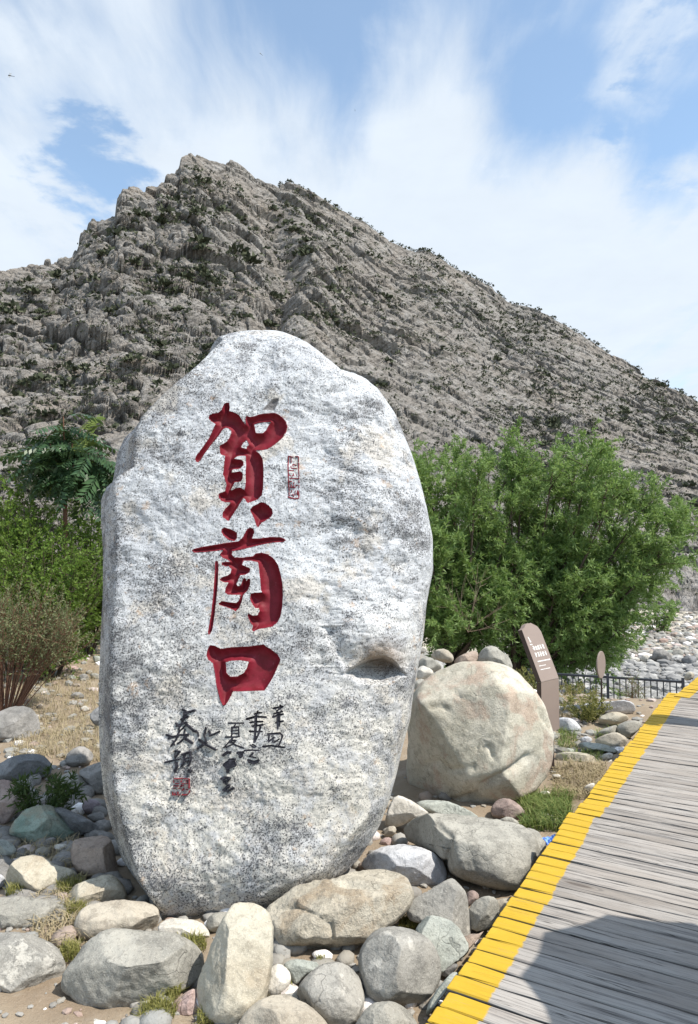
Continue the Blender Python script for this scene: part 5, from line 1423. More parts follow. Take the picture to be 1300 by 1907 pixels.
MAT['willow'] = leaf_mat('willow_leaf', (0.125, 0.225, 0.050), (0.30, 0.42, 0.165), 0.5)
MAT['bush'] = leaf_mat('bush_leaf', (0.085, 0.165, 0.024), (0.19, 0.29, 0.055), 0.45)
MAT['pinnate'] = leaf_mat('pinnate_leaf', (0.026, 0.062, 0.026), (0.068, 0.125, 0.055), 0.2, 0.35)
MAT['pinnate_new'] = leaf_mat('young_pinnate_leaf', (0.10, 0.15, 0.03), (0.16, 0.21, 0.05), 0.35)
MAT['tamarisk'] = leaf_mat('feathery_grey_green', (0.135, 0.165, 0.075), (0.22, 0.245, 0.135), 0.3, 0.8)
MAT['weed'] = leaf_mat('dark_weed_leaf', (0.035, 0.065, 0.018), (0.07, 0.11, 0.03), 0.25)
MAT['dry'] = leaf_mat('dry_grass_blade', (0.30, 0.245, 0.15), (0.46, 0.39, 0.25), 0.2, 0.8)
MAT['moss'] = leaf_mat('yellow_green_sprig', (0.15, 0.16, 0.04), (0.34, 0.32, 0.11), 0.3, 0.7)
MAT['grass'] = leaf_mat('green_grass_blade', (0.06, 0.13, 0.026), (0.24, 0.27, 0.085), 0.3, 0.6)
m, t = new_mat('bark')
v = t.obj_vec(); t.out(t.mix(t.noise(t.mapping(v, scale=(30, 30, 4)), 1.0, 5, 0.6), (0.055, 0.042, 0.032), (0.13, 0.105, 0.08)), 0.95, t.bump(t.noise(v, 40.0, 4, 0.7), 0.6, 0.02), 0.1)
MAT['bark'] = m
m, t = new_mat('red_brown_twig'); v = t.obj_vec(); t.out(t.mix(t.noise(v, 6.0, 3, 0.6), (0.13, 0.065, 0.045), (0.22, 0.13, 0.09)), 0.9, None, 0.1); MAT['twig'] = m
m, t = new_mat('dead_twig'); v = t.obj_vec(); t.out(t.mix(t.noise(v, 3.0, 3, 0.6), (0.20, 0.145, 0.11), (0.30, 0.24, 0.19)), 0.9, None, 0.1); MAT['dead'] = m


def curve3(a, b, c, n):
    t_ = np.linspace(0, 1, n)[:, None]
    return (1 - t_) ** 2 * np.asarray(a) + 2 * t_ * (1 - t_) * np.asarray(b) + t_ ** 2 * np.asarray(c)


def willow(base, tips, label, trunk_r, nsec, ntwig, nleaf, seed, dead=None, low=()):
    r = np.random.default_rng(seed); base = np.asarray(base, float)
    root = empty('willow_tree', base, label, 'tree', 'willows on the river bank')
    fork = base + np.array([r.normal() * 0.1, 0, 0.75])
    trunk = [(np.array([base - [0, 0, 0.3], base + [0.03, 0.02, 0.35], fork]) - base, [trunk_r * 1.35, trunk_r, trunk_r * 0.85])]
    limbs, twl, LP, LD = [], [], [], []
    for tip in tips:
        tip = np.asarray(tip, float); v = tip - fork; L = np.linalg.norm(v)
        ctrl = fork + v * 0.45 + np.array([v[0] * 0.12 + r.normal() * 0.12, v[1] * 0.1 + r.normal() * 0.15, -0.06 * L + r.normal() * 0.15])
        P = curve3(fork, ctrl, tip, 14); rr = np.linspace(trunk_r * 0.36, 0.012, 14)
        limbs.append((P - base, rr))
        for _ in range(nsec):
            f = r.uniform(0.30, 1.0); i = min(int(f * 13), 12); p = P[i] + (P[i + 1] - P[i]) * (f * 13 - i)
            dirn = unit(unit(v) * 0.7 + r.normal(size=3) * 0.75 + [0, 0, 0.45])
            sl = r.uniform(0.5, 1.05) * (0.35 + 0.12 * L)
            q = curve3(p, p + dirn * sl * 0.5, p + dirn * sl + [0, 0, -0.10 * sl], 6)
            limbs.append((q - base, np.linspace(0.014, 0.005, 6)))
            for _ in range(ntwig):
                g = r.uniform(0.15, 1.0); j = min(int(g * 5), 4); tp = q[j] + (q[j + 1] - q[j]) * (g * 5 - j)
                td = unit(dirn * 0.5 + r.normal(size=3) * 0.6 + [0, 0, 0.42]); tl = r.uniform(0.22, 0.55)
                e1 = tp + td * tl; e2 = e1 + td * tl * 0.25 + [0, 0, -tl * 0.22]
                tw = curve3(tp, e1, e2, 5)
                if r.uniform() < 0.3:
                    twl.append((tw - base, np.linspace(0.004, 0.002, 5)))
                n = max(4, int(nleaf * tl / 0.4))
                u = r.uniform(0.05, 1, n) * 4; jj = np.minimum(u.astype(int), 3)
                LP.append(tw[jj] + (tw[jj + 1] - tw[jj]) * (u - jj)[:, None] + r.normal(size=(n, 3)) * 0.012)
                LD.append(unit(td + r.normal(size=(n, 3)) * 0.75 + [0, 0, -0.25]))
    LP = np.concatenate(LP) - base; LD = np.concatenate(LD); n = len(LP)
    V, F = leaves_mesh(LP, LD, r.normal(size=(n, 3)), r.uniform(0.09, 0.16, n), r.uniform(0.022, 0.037, n))
    link('trunk', mesh_np('trunk', *tubes(trunk, 10)), MAT['bark'], root)
    link('branches', mesh_np('branches', *tubes(limbs + twl, 3)), MAT['bark'], root)['kind'] = 'stuff'
    me = mesh_np('crown', V, F, False); rand_attr(me, 4)
    link('crown', me, MAT['willow'], root)
    if dead:
        dl = []
        for a, b in dead:
            a = np.asarray(a); b = np.asarray(b); c_ = (a + b) / 2 + r.normal(size=3) * 0.1
            P = curve3(a, c_, b, 8); dl.append((P - base, np.linspace(0.008, 0.003, 8)))
            for _ in range(7):
                i = r.integers(2, 8) - 1; d_ = unit(b - a + r.normal(size=3) * 0.8 * np.linalg.norm(b - a)); l = r.uniform(0.2, 0.6)
                dl.append((curve3(P[i], P[i] + d_ * l * 0.5, P[i] + d_ * l + [0, 0, .05], 4) - base, np.linspace(0.004, 0.002, 4)))
        link('dead_branches', mesh_np('dead_branches', *tubes(dl, 4)), MAT['dead'], root, None)['label'] = 'bare reddish brown dead branches'
    return root


def pxs(lst, Y, spread, seed):
    r = np.random.default_rng(seed)
    return [at(px, py, Y + r.uniform(-spread, spread)) for px, py in lst]


bL = G(842, 1262); yl_ = 16.2
bl = at(836, 1252, yl_); bl[2] = float(zg(bl[0], yl_)) - 0.05
willow(bl, pxs([(795, 885), (838, 862), (885, 858), (912, 870), (770, 880), (850, 890), (812, 925), (900, 915), (940, 890), (800, 1010), (868, 985), (925, 980), (955, 940), (790, 1090), (850, 1080), (905, 1060), (820, 1150), (880, 1150), (930, 1130), (955, 1060), (800, 1180), (760, 900), (760, 1000)], yl_, 1.3, 1),
       'green willow close behind the carved boulder with bare dead branches low down', 0.16, 12, 10, 38, 21,
       dead=[(at(872, 1175, 15.0), at(905, 1060, 14.8)), (at(872, 1175, 15.0), at(868, 1070, 14.9)), (at(872, 1178, 15.0), at(935, 1130, 14.8)), (at(872, 1178, 15.0), at(830, 1090, 14.9)), (at(872, 1172, 15.0), at(890, 1050, 14.9)), (at(872, 1176, 15.0), at(925, 1160, 14.8))])
br = at(968, 1262, 17.0); br[2] = float(zg(br[0], 17.0)) - 0.05
willow(br, pxs([(955, 905), (972, 850), (950, 980), (960, 1050), (1010, 840), (1050, 845), (1095, 868), (1150, 905), (1265, 985), (1240, 960), (985, 880), (1030, 870), (1075, 862), (1110, 850), (1138, 880), (1005, 940), (1060, 930), (1110, 930), (1160, 935), (1195, 950), (1225, 975), (1248, 1000), (1232, 1050), (1000, 1010), (1055, 1010), (1110, 1010), (1165, 1010), (1200, 1060), (1040, 1085), (1095, 1090), (1150, 1090), (1190, 1115), (1010, 1110), (1060, 1150), (1120, 1150), (1165, 1165), (1000, 1170), (1090, 1190), (1140, 1200), (1030, 1200)], 17.0, 1.5, 2),
       'broad green willow leaning right over the river bed behind the railing', 0.21, 12, 10, 38, 22)


def frond(seed, L=0.62, pairs=10):
    """one pinnate leaf along +x, drooping"""
    r = np.random.default_rng(seed); Ps, Ds, Ns, Ls = [], [], [], []
    xs = np.linspace(0.18, 0.97, pairs)
    mid = lambda u: np.array([L * u, 0, -0.34 * L * u * u])
    for u in xs:
        for s in (-1, 1):
            Ps.append(mid(u)); Ds.append([0.35, s * 0.8, -0.55 + r.normal() * 0.12]); Ns.append([0.1 * r.normal(), -s * 0.2, 1]); Ls.append((0.17 - 0.06 * abs(u - 0.45)) * r.uniform(0.85, 1.1))
    Ps.append(mid(1.0)); Ds.append([1, 0, -0.4]); Ns.append([0, 0, 1]); Ls.append(0.12)
    V, F = leaves_mesh(np.array(Ps), np.array(Ds, float), np.array(Ns, float), np.array(Ls), np.array(Ls) * 0.42)
    T, TF_ = tubes([(np.array([mid(u) for u in np.linspace(0, 1, 6)]), np.linspace(0.006, 0.002, 6))], 4)
    me = mesh_np('leaf', np.vstack([V, T]), np.vstack([F, TF_ + len(V)]), False); rand_attr(me, 4)
    return me


def build_pinnate_tree():
    Y = 11.5; b = at(121, 1120, Y); zb = float(zg(b[0], Y)); base = np.array([b[0], Y, zb])
    root = empty('pinnate_tree', base, 'small thin trunked tree with long dark pinnate leaves at the left', 'tree')
    fork = at(121, 890, Y) - base; top = at(118, 800, Y) - base
    P = np.array([[0.02, 0, -0.2], [0.0, 0, fork[2] * 0.5], fork])
    link('trunk', mesh_np('trunk', *tubes([(P, [0.05, 0.04, 0.032])], 8)), MAT['twig'], root)
    tips = [at(*q, Y + dy) - base for q, dy in [((118, 776), 0), ((85, 806), -0.2), ((150, 801), 0.3), ((165, 844), -0.2), ((100, 838), 0.2), ((135, 826), -0.3), ((185, 851), 0.0), ((70, 838), 0.1), ((92, 866), -0.2), ((160, 876), 0.1), ((190, 881), -0.2), ((140, 861), -0.4)]]
    link('branches', mesh_np('branches', *tubes([(curve3(fork, (fork + t_) / 2 + [0, 0, -0.08], t_, 6), np.linspace(0.024, 0.009, 6)) for t_ in tips], 5)), MAT['twig'], root)
    r = np.random.default_rng(12); pro = [frond(i, 0.74) for i in range(5)]; pn = [frond(9, 0.4, 8)]
    for m_ in pro: m_.materials.append(MAT['pinnate'])
    for m_ in pn: m_.materials.append(MAT['pinnate_new'])
    for ti, t_ in enumerate(tips):
        nf = 15
        for k_ in range(nf):
            new = ti in (2, 5) and k_ < 3
            o = bpy.data.objects.new('leaf', pn[0] if new else pro[int(r.integers(5))]); COL.objects.link(o); o.parent = root
            f = r.uniform(0.55, 1.0)
            p = fork + (t_ - fork) * f
            o.location = tuple(p + r.normal(size=3) * 0.03)
            az_ = 2 * pi * k_ / nf + r.normal() * 0.3
            o.rotation_euler = (r.normal() * 0.55, R(r.uniform(-15, 50)) if not new else R(-60), az_)
            s = r.uniform(0.75, 1.1); o.scale = (s, s, s)


build_pinnate_tree()


def bush(name, base, h, wx, wy, nst, ntw, nleaf, lsize, mat, tmat, label, cat='shrub', group=None, seed=0, lean=(0, 0), up=1.0, lw=0.5, start=0.3, stem_r=0.012, droop=0.1):
    """many stems fanning from one foot, twigs and small leaves"""
    r = np.random.default_rng(300 + seed); base = np.asarray(base, float)
    root = empty(name, base, label, cat, group)
    st_, LP, LD = [], [], []
    for _ in range(nst):
        a = r.uniform(0, 2 * pi); q = sqrt(r.uniform())
        tip = np.array([cos(a) * q * wx + lean[0], sin(a) * q * wy + lean[1], h * (1 - 0.35 * q * q) * r.uniform(0.8, 1.05)])
        foot = np.array([tip[0] * 0.12, tip[1] * 0.12, -0.05])
        P = curve3(foot, foot + (tip - foot) * 0.5 + [0, 0, 0.12 * h * up], tip, 9)
        st_.append((P, np.linspace(stem_r, stem_r * 0.3, 9)))
        for _ in range(ntw):
            f = r.uniform(start, 1) * 8; i = min(int(f), 7); p = P[i] + (P[i + 1] - P[i]) * (f - i)
            d = unit(unit(tip - foot) * 0.7 * up + r.normal(size=3) * 0.55); l = h * r.uniform(0.12, 0.26)
            tw = curve3(p, p + d * l * 0.6, p + d * l - [0, 0, droop * l], 4); st_.append((tw, np.linspace(stem_r * 0.35, stem_r * 0.15, 4)))
            n = nleaf; u = r.uniform(0.1, 1, n) * 3; j = np.minimum(u.astype(int), 2)
            LP.append(tw[j] + (tw[j + 1] - tw[j]) * (u - j)[:, None]); LD.append(unit(d + r.normal(size=(n, 3)) * 0.8))
    LP = np.concatenate(LP); LD = np.concatenate(LD); n = len(LP); L = lsize * r.uniform(0.7, 1.3, n)
    V, F = leaves_mesh(LP, LD, r.normal(size=(n, 3)), L, L * lw)
    link('stems', mesh_np('stems', *tubes(st_, 3)), MAT[tmat], root)['kind'] = 'stuff'
    me = mesh_np('foliage', V, F, False); rand_attr(me, 4); link('foliage', me, MAT[mat], root)
    return root


def on_ground(px, Y):
    d = ray(px, 1100); x = d[0] * Y; return np.array([x, Y, float(zg(x, Y))])


GB = 'leafy bushes under the pinnate tree'
bush('leafy_bush', on_ground(30, 11.0), 2.75, 1.05, 0.8, 34, 20, 24, 0.06, 'bush', 'bark', 'bright green leafy bush at the left edge below the pinnate tree', group=GB, seed=1, start=0.15)
bush('leafy_bush', on_ground(160, 12.4), 2.45, 1.0, 0.9, 34, 20, 24, 0.06, 'bush', 'bark', 'dense green bush between the pinnate tree and the carved boulder', group=GB, seed=2, start=0.1)
bush('leafy_bush', on_ground(95, 10.2), 2.05, 0.95, 0.7, 36, 18, 24, 0.052, 'bush', 'bark', 'lower green bush in front of the pinnate tree trunk', group=GB, seed=3, start=0.1)
bush('leafy_bush', on_ground(-20, 14.0), 2.9, 1.0, 0.9, 22, 14, 18, 0.06, 'bush', 'bark', 'taller bush mostly outside the left edge', group=GB, seed=4, start=0.2)
bush('leafy_bush', on_ground(215, 13.8), 1.9, 1.1, 0.9, 22, 14, 18, 0.06, 'bush', 'bark', 'green bush hidden mostly behind the carved boulder', group=GB, seed=5, start=0.1)
bush('twiggy_shrub', on_ground(12, 8.0), 1.42, 1.0, 0.75, 95, 13, 13, 0.036, 'tamarisk', 'twig', 'grey green feathery shrub with bare red brown stems at the left edge', seed=6, lean=(0.05, 0), start=0.42, lw=0.30, stem_r=0.0075, droop=-0.1)
bush('leafy_weed', on_ground(88, 4.85) + [0, 0, 0.02], 0.36, 0.24, 0.2, 24, 8, 9, 0.05, 'weed', 'weed', 'dark green narrow leaved weed in the boulder\'s shadow at the left', 'weed', seed=7, start=0.15, lw=0.22, stem_r=0.004)
bush('green_shrub', on_ground(1088, 7.8), 0.30, 0.30, 0.25, 40, 9, 9, 0.028, 'moss', 'weed', 'low olive green shrub between the information board and the round sign', seed=8, start=0.2, lw=0.3, stem_r=0.004)
bush('thin_shrub', on_ground(1176, 13.2), 1.25, 0.38, 0.3, 26, 9, 9, 0.045, 'tamarisk', 'twig', 'thin feathery plant growing up through the railing', seed=9, start=0.3, lw=0.22, stem_r=0.006)
bush('green_shrub', on_ground(1060, 10.2), 0.30, 0.5, 0.4, 40, 9, 9, 0.032, 'moss', 'dead', 'yellowish dry shrub behind the information board in front of the railing', seed=10, start=0.1, lw=0.25, stem_r=0.004)
bush('green_shrub', on_ground(982, 9.4), 0.32, 0.36, 0.3, 30, 8, 8, 0.03, 'moss', 'weed', 'small yellow green shrub left of the information board behind the round boulder', seed=11, start=0.1, lw=0.25, stem_r=0.004)
bush('leafy_bush', on_ground(1225, 36.0), 1.7, 1.3, 1.0, 18, 10, 14, 0.12, 'willow', 'bark', 'small green bush at the far end of the river bed', seed=12, start=0.1)


def blades(name, feet, h, mat, label, parent=None, lean=0.5, wd=0.006, per=1):
    n = len(feet); a = rng.uniform(0, 2 * pi, n); l = np.abs(rng.normal(lean, 0.3, n))
    hh = np.broadcast_to(h, (n,)) * rng.uniform(0.55, 1.2, n)
    dh = np.stack([np.cos(a), np.sin(a), np.zeros(n)], 1)
    up = np.array([0, 0, 1.0])
    m1 = feet + hh[:, None] * 0.55 * (up + dh * l[:, None] * 0.4); e = feet + hh[:, None] * (up * np.clip(1 - 0.25 * l[:, None], 0.1, 1) + dh * l[:, None])
    s = np.stack([-np.sin(a), np.cos(a), np.zeros(n)], 1) * np.broadcast_to(wd, (n,))[:, None] / 2
    V = np.stack([feet - s, feet + s, m1 + s * 0.75, m1 - s * 0.75, e], 1).reshape(-1, 3)
    i = np.arange(n) * 5
    Q = np.stack([i, i + 1, i + 2, i + 3], 1); T = np.stack([i + 3, i + 2, i + 4], 1)
    me = mesh_np(name, V, [Q, T], False); rand_attr(me, 5)
    o = link(name, me, MAT[mat], parent)
    return o


def feet_in(px0, px1, py0, py1, n, jitter=0.0):
    out = []
    while len(out) < n:
        p = G(rng.uniform(px0, px1), rng.uniform(py0, py1)); out.append([p[0], p[1], float(zground(p[0], p[1]))])
    return np.array(out)


fe = np.concatenate([feet_in(20, 200, 1255, 1420, 4200), feet_in(0, 200, 1160, 1300, 1900), feet_in(0, 150, 1560, 1620, 350), feet_in(60, 160, 1640, 1780, 500)])
tag(blades('dry_grass', fe, 0.09, 'dry', None, lean=1.3, wd=0.0055), 'flattened straw coloured dry grass left of the carved boulder', None, None, 'stuff')
fe = np.concatenate([feet_in(1030, 1130, 1428, 1485, 1500), feet_in(1030, 1115, 1262, 1335, 1500), feet_in(985, 1060, 1240, 1300, 300), feet_in(1040, 1075, 1370, 1400, 300)])
tag(blades('dry_grass', fe, 0.07, 'dry', None, lean=1.2, wd=0.0055), 'dry straw litter right of the round boulder', None, None, 'stuff')
fe = np.concatenate([feet_in(970, 1064, 1476, 1558, 1900), feet_in(1040, 1075, 1360, 1400, 350), feet_in(1050, 1120, 1410, 1424, 150), feet_in(1110, 1160, 1360, 1384, 260)])
tag(blades('grass', fe, 0.10, 'grass', None, lean=0.85, wd=0.006), 'bright green grass between the round boulder and the boardwalk', None, None, 'stuff')

TG = 'yellow green tufts between the foreground stones'
for i, (px, py, n, rad, hh, lab) in enumerate([
        (352, 1762, 420, 0.085, 0.05, 'tuft growing along the top right of the broad grey stone'), (130, 1785, 260, 0.05, 0.06, 'tuft between the broad grey stone and the left edge stones'),
        (292, 1898, 420, 0.075, 0.06, 'tuft at the bottom in front of the broad grey stone'), (390, 1905, 200, 0.05, 0.045, 'tuft at the bottom left of the tall slab'),
        (532, 1850, 260, 0.045, 0.04, 'tuft below the pale mint stone'), (765, 1722, 380, 0.06, 0.055, 'tuft between the log shaped stone and the grey green slab'),
        (322, 1862, 160, 0.03, 0.05, 'small tuft on the lower edge of the broad grey stone'), (845, 1706, 120, 0.03, 0.035, 'small tuft behind the grey green slab'),
        (130, 1660, 200, 0.07, 0.07, 'thin grassy tuft beside the pitted pale stone'), (30, 1668, 160, 0.05, 0.07, 'thin grassy tuft under the pitted pale stone'),
        (598, 1792, 60, 0.018, 0.03, 'tiny tuft on the shoulder of the mottled grey stone'), (140, 1700, 260, 0.07, 0.07, 'grassy tuft left of the oblong taupe stone')]):
    p = G(px, py + 6); n_ = n
    a = rng.uniform(0, 2 * pi, n_); q = np.sqrt(rng.uniform(0, 1, n_)) * rad
    ft = np.stack([q * np.cos(a), q * np.sin(a), 0.012 - 0.25 * q * q / rad], 1)
    o = blades('grass_tuft', ft, hh, 'moss', None, lean=0.6, wd=0.0042)
    o.location = (p[0], p[1], float(zground(p[0], p[1])) + 0.015)
    tag(o, 'yellow green ' + lab, 'plant', TG)

# ================================================================== SMALL THINGS
m, t = new_mat('blue_plastic_film')
v = t.obj_vec(); t.out(t.mix(t.rng(t.noise(v, 60.0, 3, 0.6), 0.45, 0.6), (0.03, 0.10, 0.45), (0.25, 0.45, 0.75)), 0.25, None, 0.5); MAT['film'] = m
p = at(1032, 1560, 3.98); nu, nv_ = 22, 12
U_, V_ = np.meshgrid(np.linspace(-0.06, 0.06, nu), np.linspace(-0.03, 0.03, nv_))
Z_ = 0.022 + 0.014 * perlin(np.stack([U_ * 38, V_ * 38, U_ * 0], -1)) + 0.008 * perlin(np.stack([U_ * 90, V_ * 90, U_ * 0 + 5], -1)) - 9 * V_ ** 2
Vt = np.stack([U_, V_, Z_], -1).reshape(-1, 3)
o = obj('plastic_wrapper', np.vstack([Vt, Vt - [0, 0, 0.0015]]), np.vstack([grid_quads(nv_, nu), grid_quads(nv_, nu)[:, ::-1] + nu * nv_]), MAT['film'])
o.location = (p[0], p[1], max(p[2] - 0.02, float(zground(p[0], p[1])))); o.rotation_euler = (R(18), R(-8), R(12))
tag(o, 'crumpled blue plastic wrapper lying by the boardwalk edge', 'litter')

m, t = new_mat('insect_body'); t.out((0.03, 0.035, 0.04), 0.5); MAT['insect'] = m
m, t = new_mat('insect_wing')
bs = t.n('ShaderNodeBsdfPrincipled', {'Base Color': (0.25, 0.27, 0.28, 1), 'Roughness': 0.3}); tr = t.n('ShaderNodeBsdfTransparent')
mx = t.n('ShaderNodeMixShader', {0: 0.55, 1: bs.outputs[0], 2: tr.outputs[0]}); t.n('ShaderNodeOutputMaterial', {0: mx.outputs[0]}); MAT['wing'] = m


def dragonfly(px, py, Y, rot, label, sc=1.0):
    root = empty('dragonfly', at(px, py, Y), label, 'insect', 'dragonflies in the air'); root.rotation_euler = rot; root.scale = (sc,) * 3
    link('body', mesh_np('body', *tubes([(np.array([[-0.012, 0, 0.001], [-0.008, 0, 0.002], [0, 0, 0.002], [0.006, 0, 0.001], [0.02, 0, 0], [0.036, 0, 0]]), [0.001, 0.0034, 0.0042, 0.003, 0.0015, 0.0011])], 8)), MAT['insect'], root)
    for sx_, sy_ in ((-0.3, 1), (-0.3, -1), (0.35, 1), (0.35, -1)):
        tipv = np.array([sx_ * 0.016, sy_ * 0.028, 0.004]); c_ = np.array([0.008, 0, 0])
        V = np.array([[0.0, sy_ * 0.002, 0.003], tipv * 0.6 - c_ * 0.4, tipv - c_ * 0.3, tipv + c_ * 0.4, tipv * 0.5 + c_ * 0.5])
        V = np.vstack([V, V + [0, 0, 0.0003]])
        me = bpy.data.meshes.new('wing'); me.from_pydata([tuple(q) for q in V], [], [(0, 1, 2, 3, 4), (9, 8, 7, 6, 5)] + [(i, i + 5, (i + 1) % 5 + 5, (i + 1) % 5) for i in range(5)]); me.update()
        link('wing', me, MAT['wing'], root)


dragonfly(18, 141, 5.0, (R(65), 0.1, 0.1), 'dark dragonfly in the sky at the upper left edge')
dragonfly(485, 100, 9.0, (R(60), 0.3, 0.6), 'tiny dragonfly speck high above the summit')
dragonfly(661, 205, 11.0, (R(80), 0.0, 1.4), 'tiniest dragonfly speck right of the summit against cloud', 0.9)


# ================================================================== VISITORS JUST OUTSIDE THE FRAME
def plain(name, col, rough=0.8):
    m, t = new_mat(name); v = t.obj_vec(); t.out(t.mix(t.noise(v, 30.0, 4, 0.6), tuple(c * 0.85 for c in col), col), rough, t.bump(t.noise(v, 14.0, 4, 0.6), 0.3, 0.02), 0.2); return m


MAT['skin'] = plain('skin', (0.45, 0.29, 0.21), 0.55); MAT['hair'] = plain('black_hair', (0.015, 0.013, 0.012), 0.5)
MAT['dark_cloth'] = plain('dark_cloth', (0.03, 0.03, 0.035)); MAT['navy'] = plain('navy_cloth', (0.05, 0.06, 0.09)); MAT['shoe'] = plain('shoe_grey', (0.10, 0.10, 0.11), 0.6)
MAT['pale_cloth'] = plain('pale_cloth', (0.50, 0.50, 0.48)); MAT['canopy'] = plain('umbrella_cloth', (0.06, 0.065, 0.10), 0.7); MAT['bag'] = plain('black_bag', (0.015, 0.015, 0.017), 0.5)


def skin_chain(name, verts, edges, radii, mat, parent, root_i=0, sub=2):
    me = bpy.data.meshes.new(name); me.from_pydata([tuple(v_) for v_ in verts], edges, []); me.update()
    o = link(name, me, mat, parent)
    sk = o.modifiers.new('skin', 'SKIN'); sk.use_smooth_shade = True
    lay = me.skin_vertices[0].data
    for i, r_ in enumerate(radii):
        lay[i].radius = (r_, r_) if not isinstance(r_, tuple) else r_
    lay[root_i].use_root = True
    ss = o.modifiers.new('subdivision', 'SUBSURF'); ss.levels = sub; ss.render_levels = sub
    return o


def person(loc, rz, label, shirt, trousers, hand_r=(0.26, -0.02, 0.80), elbow_r=(0.25, 0.03, 1.06), hand_l=(-0.26, -0.02, 0.80), elbow_l=(-0.25, 0.03, 1.06)):
    """a standing adult, 1.68 m, facing local +y"""
    root = empty('person', loc, label, 'person', None, rz)
    J = {'pel': (0, 0, 0.94), 'wai': (0, 0, 1.06), 'che': (0, 0.01, 1.26), 'nek': (0, -0.005, 1.42), 'nk2': (0, 0.005, 1.47), 'hed': (0, 0.012, 1.54), 'top': (0, 0.01, 1.63),
         'sl': (-0.17, 0, 1.37), 'sr': (0.17, 0, 1.37), 'el': elbow_l, 'er': elbow_r, 'wl': hand_l, 'wr': hand_r,
         'hl': (-0.095, 0, 0.90), 'hr': (0.095, 0, 0.90), 'kl': (-0.11, 0.02, 0.49), 'kr': (0.11, 0.02, 0.49), 'al': (-0.12, -0.02, 0.08), 'ar': (0.12, -0.02, 0.08), 'tl': (-0.13, 0.14, 0.03), 'tr': (0.13, 0.14, 0.03)}
    def sub_(keys, edges, rad, name, mat):
        idx = {k_: i for i, k_ in enumerate(keys)}
        return skin_chain(name, [J[k_] for k_ in keys], [(idx[a], idx[b]) for a, b in edges], rad, MAT[mat], root)
    E = [('pel', 'wai'), ('wai', 'che'), ('che', 'nek'), ('nek', 'nk2'), ('nk2', 'hed'), ('hed', 'top'), ('che', 'sl'), ('sl', 'el'), ('el', 'wl'), ('che', 'sr'), ('sr', 'er'), ('er', 'wr'), ('pel', 'hl'), ('hl', 'kl'), ('kl', 'al'), ('al', 'tl'), ('pel', 'hr'), ('hr', 'kr'), ('kr', 'ar'), ('ar', 'tr')]
    keys = ['pel', 'wai', 'che', 'nek', 'nk2', 'hed', 'top', 'sl', 'el', 'wl', 'sr', 'er', 'wr', 'hl', 'kl', 'al', 'tl', 'hr', 'kr', 'ar', 'tr']
    rad = [(.14, .10), (.125, .09), (.14, .10), .055, .05, (.082, .10), (.06, .075), .055, .04, .028, .055, .04, .028, .085, .055, .038, .03, .085, .055, .038, .03]
    sub_(keys, E, rad, 'body', 'skin')
    sub_(['pel', 'wai', 'che', 'sl', 'el', 'sr', 'er'], [('pel', 'wai'), ('wai', 'che'), ('che', 'sl'), ('sl', 'el'), ('che', 'sr'), ('sr', 'er')], [(.16, .12), (.145, .108), (.15, .112), .07, .056, .07, .056], 'shirt', shirt)
    sub_(['pel', 'hl', 'kl', 'al', 'hr', 'kr', 'ar'], [('pel', 'hl'), ('hl', 'kl'), ('kl', 'al'), ('pel', 'hr'), ('hr', 'kr'), ('kr', 'ar')], [(.12, .10), .105, .078, .065, .105, .078, .065], 'trousers', trousers)
    for s in ('l', 'r'):
        a = np.array(J['a' + s]); tt_ = np.array(J['t' + s])
        skin_chain('shoe', [a + [0, -0.06, -0.04], a + [0, 0.03, -0.035], tt_ + [0, 0.05, 0.012]], [(0, 1), (1, 2)], [(.045, .042), (.05, .042), (.042, .03)], MAT['shoe'], root)
    skin_chain('hair', [(0, -0.02, 1.50), (0, -0.03, 1.58), (0, -0.012, 1.655)], [(0, 1), (1, 2)], [(.078, .075), (.10, .10), (.07, .08)], MAT['hair'], root)
    # nose, eyes, mouth
    V, F = tubes([(np.array([[0, 0.105, 1.565], [0, 0.122, 1.545], [0, 0.118, 1.53]]), [0.006, 0.012, 0.008])], 6); link('nose', mesh_np('nose', V, F), MAT['skin'], root)
    for s in (-1, 1):
        V, F = ico(1); link('eye', mesh_np('eye', V * [0.012, 0.006, 0.006] + [s * 0.03, 0.105, 1.57], F), MAT['hair'], root)
        V, F = ico(1); link('ear', mesh_np('ear', V * [0.010, 0.02, 0.03] + [s * 0.088, 0.005, 1.55], F), MAT['skin'], root)
    # hands with five fingers, slightly curled
    for s, (w_, e_) in (('l', (hand_l, elbow_l)), ('r', (hand_r, elbow_r))):
        w_ = np.array(w_); d = unit(w_ - np.array(e_)); side = unit(np.cross(d, [0, 1, 0.01])); fwd = np.cross(side, d)
        vs, es, rs = [w_, w_ + d * 0.06], [(0, 1)], [.026, (.034, .018)]
        for i, (off, ln) in enumerate([(-.027, .068), (-.009, .078), (.009, .073), (.027, .058)]):
            b = len(vs); vs += [w_ + d * 0.085 + fwd * off, w_ + d * (0.085 + ln * 0.5) + fwd * off + side * 0.006, w_ + d * (0.085 + ln * 0.9) + fwd * off + side * 0.022]
            es += [(1, b), (b, b + 1), (b + 1, b + 2)]; rs += [.010, .009, .007]
        b = len(vs); vs += [w_ + d * 0.03 + fwd * -0.04, w_ + d * 0.07 + fwd * -0.055]; es += [(0, b), (b, b + 1)]; rs += [.011, .009]
        skin_chain('hand', vs, es, rs, MAT['skin'], root, 0, 1)
    return root


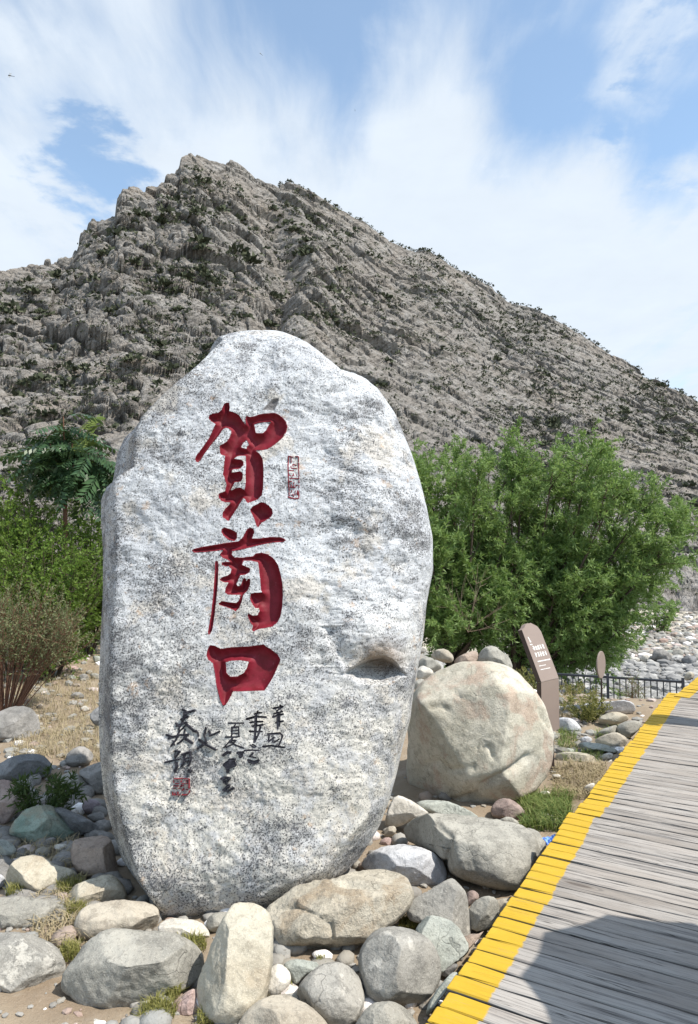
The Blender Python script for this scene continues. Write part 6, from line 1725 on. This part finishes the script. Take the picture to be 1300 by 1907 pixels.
p1 = D(1306, 1356)
pr1 = person((p1[0] + 0.33, p1[1] + 0.02, 0.0), R(10), 'person standing on the boardwalk at the right edge in dark clothes with a black bag', 'pale_cloth', 'navy')
V, F = ico(3); V = V * [0.075, 0.16, 0.17]; V = V * (1 + 0.05 * perlin(V * 14))[:, None]
bg_ = at(1323, 1132, p1[1] - 0.05)
o = link('shoulder_bag', mesh_np('shoulder_bag', V, F), MAT['bag'], None, tuple(bg_)); tag(o, 'black shoulder bag hanging at the side of the person at the right edge', 'bag')
link('strap', mesh_np('strap', *tubes([(curve3([0.0, 0.0, 0.15], [0.02, 0.0, 0.3], [0.14, 0.03, 0.36], 8), 0.012)], 6)), MAT['bag'], o)

# umbrella and its holder, whose shade falls on the planks at the lower right
UMB = np.array([1.15 + 0.902 * 1.32, 2.50 - 0.431 * 1.32, 1.96])


def build_umbrella():
    root = empty('umbrella', (UMB[0], UMB[1], UMB[2] - 0.85), 'open dark umbrella held beside the camera, shading the planks', 'umbrella')
    H = 0.85; n = 10; rot0 = R(24); Rm = 0.54
    rings = [0.02, 0.25, 0.5, 0.75, 1.0]; V = [(0, 0, H + 0.17)]; F = []
    for f in rings[1:]:
        for i in range(n * 4):
            a = rot0 + 2 * pi * i / (n * 4); ph = (i % 4) / 4; sag = abs(sin(pi * ph))
            rr_ = Rm * f * (1 - 0.075 * sag * 1.0); V.append((rr_ * cos(a), rr_ * sin(a), H + 0.17 * (1 - f ** 1.9) - 0.01 * sag))
    m_ = n * 4
    for i in range(m_):
        F.append((0, 1 + i, 1 + (i + 1) % m_))
    for k_ in range(3):
        for i in range(m_):
            F.append((1 + k_ * m_ + i, 1 + (k_ + 1) * m_ + i, 1 + (k_ + 1) * m_ + (i + 1) % m_, 1 + k_ * m_ + (i + 1) % m_))
    me = bpy.data.meshes.new('canopy'); me.from_pydata(V, [], F); me.update(); link('canopy', me, MAT['canopy'], root)
    for i in range(n):
        a = rot0 + 2 * pi * i / n
        P = np.array([[Rm * f * cos(a), Rm * f * sin(a), H + 0.17 * (1 - f ** 1.9) - 0.006] for f in np.linspace(0.02, 1.0, 8)])
        link('rib', mesh_np('rib', *tubes([(P, 0.003)], 5)), MAT['signdark'], root)
    link('shaft', mesh_np('shaft', *tubes([(np.array([[0, 0, 0.06], [0, 0, 0.5], [0, 0, H + 0.22]]), 0.006)], 8)), MAT['signdark'], root)
    link('handle', mesh_np('handle', *tubes([(np.array([[0, 0, -0.03], [0, 0, 0.03], [0, 0, 0.10]]), [0.013, 0.016, 0.012])], 8)), MAT['bag'], root)


build_umbrella()
hx = np.array([UMB[0] + 0.22, UMB[1] - 0.12, 0])
person(tuple(hx), R(0), 'person holding an open umbrella on the boardwalk beside the camera', 'dark_cloth', 'navy', hand_l=(UMB[0] - hx[0] - 0.02, UMB[1] - hx[1], UMB[2] - 0.90), elbow_l=(-0.24, 0.05, 1.08))
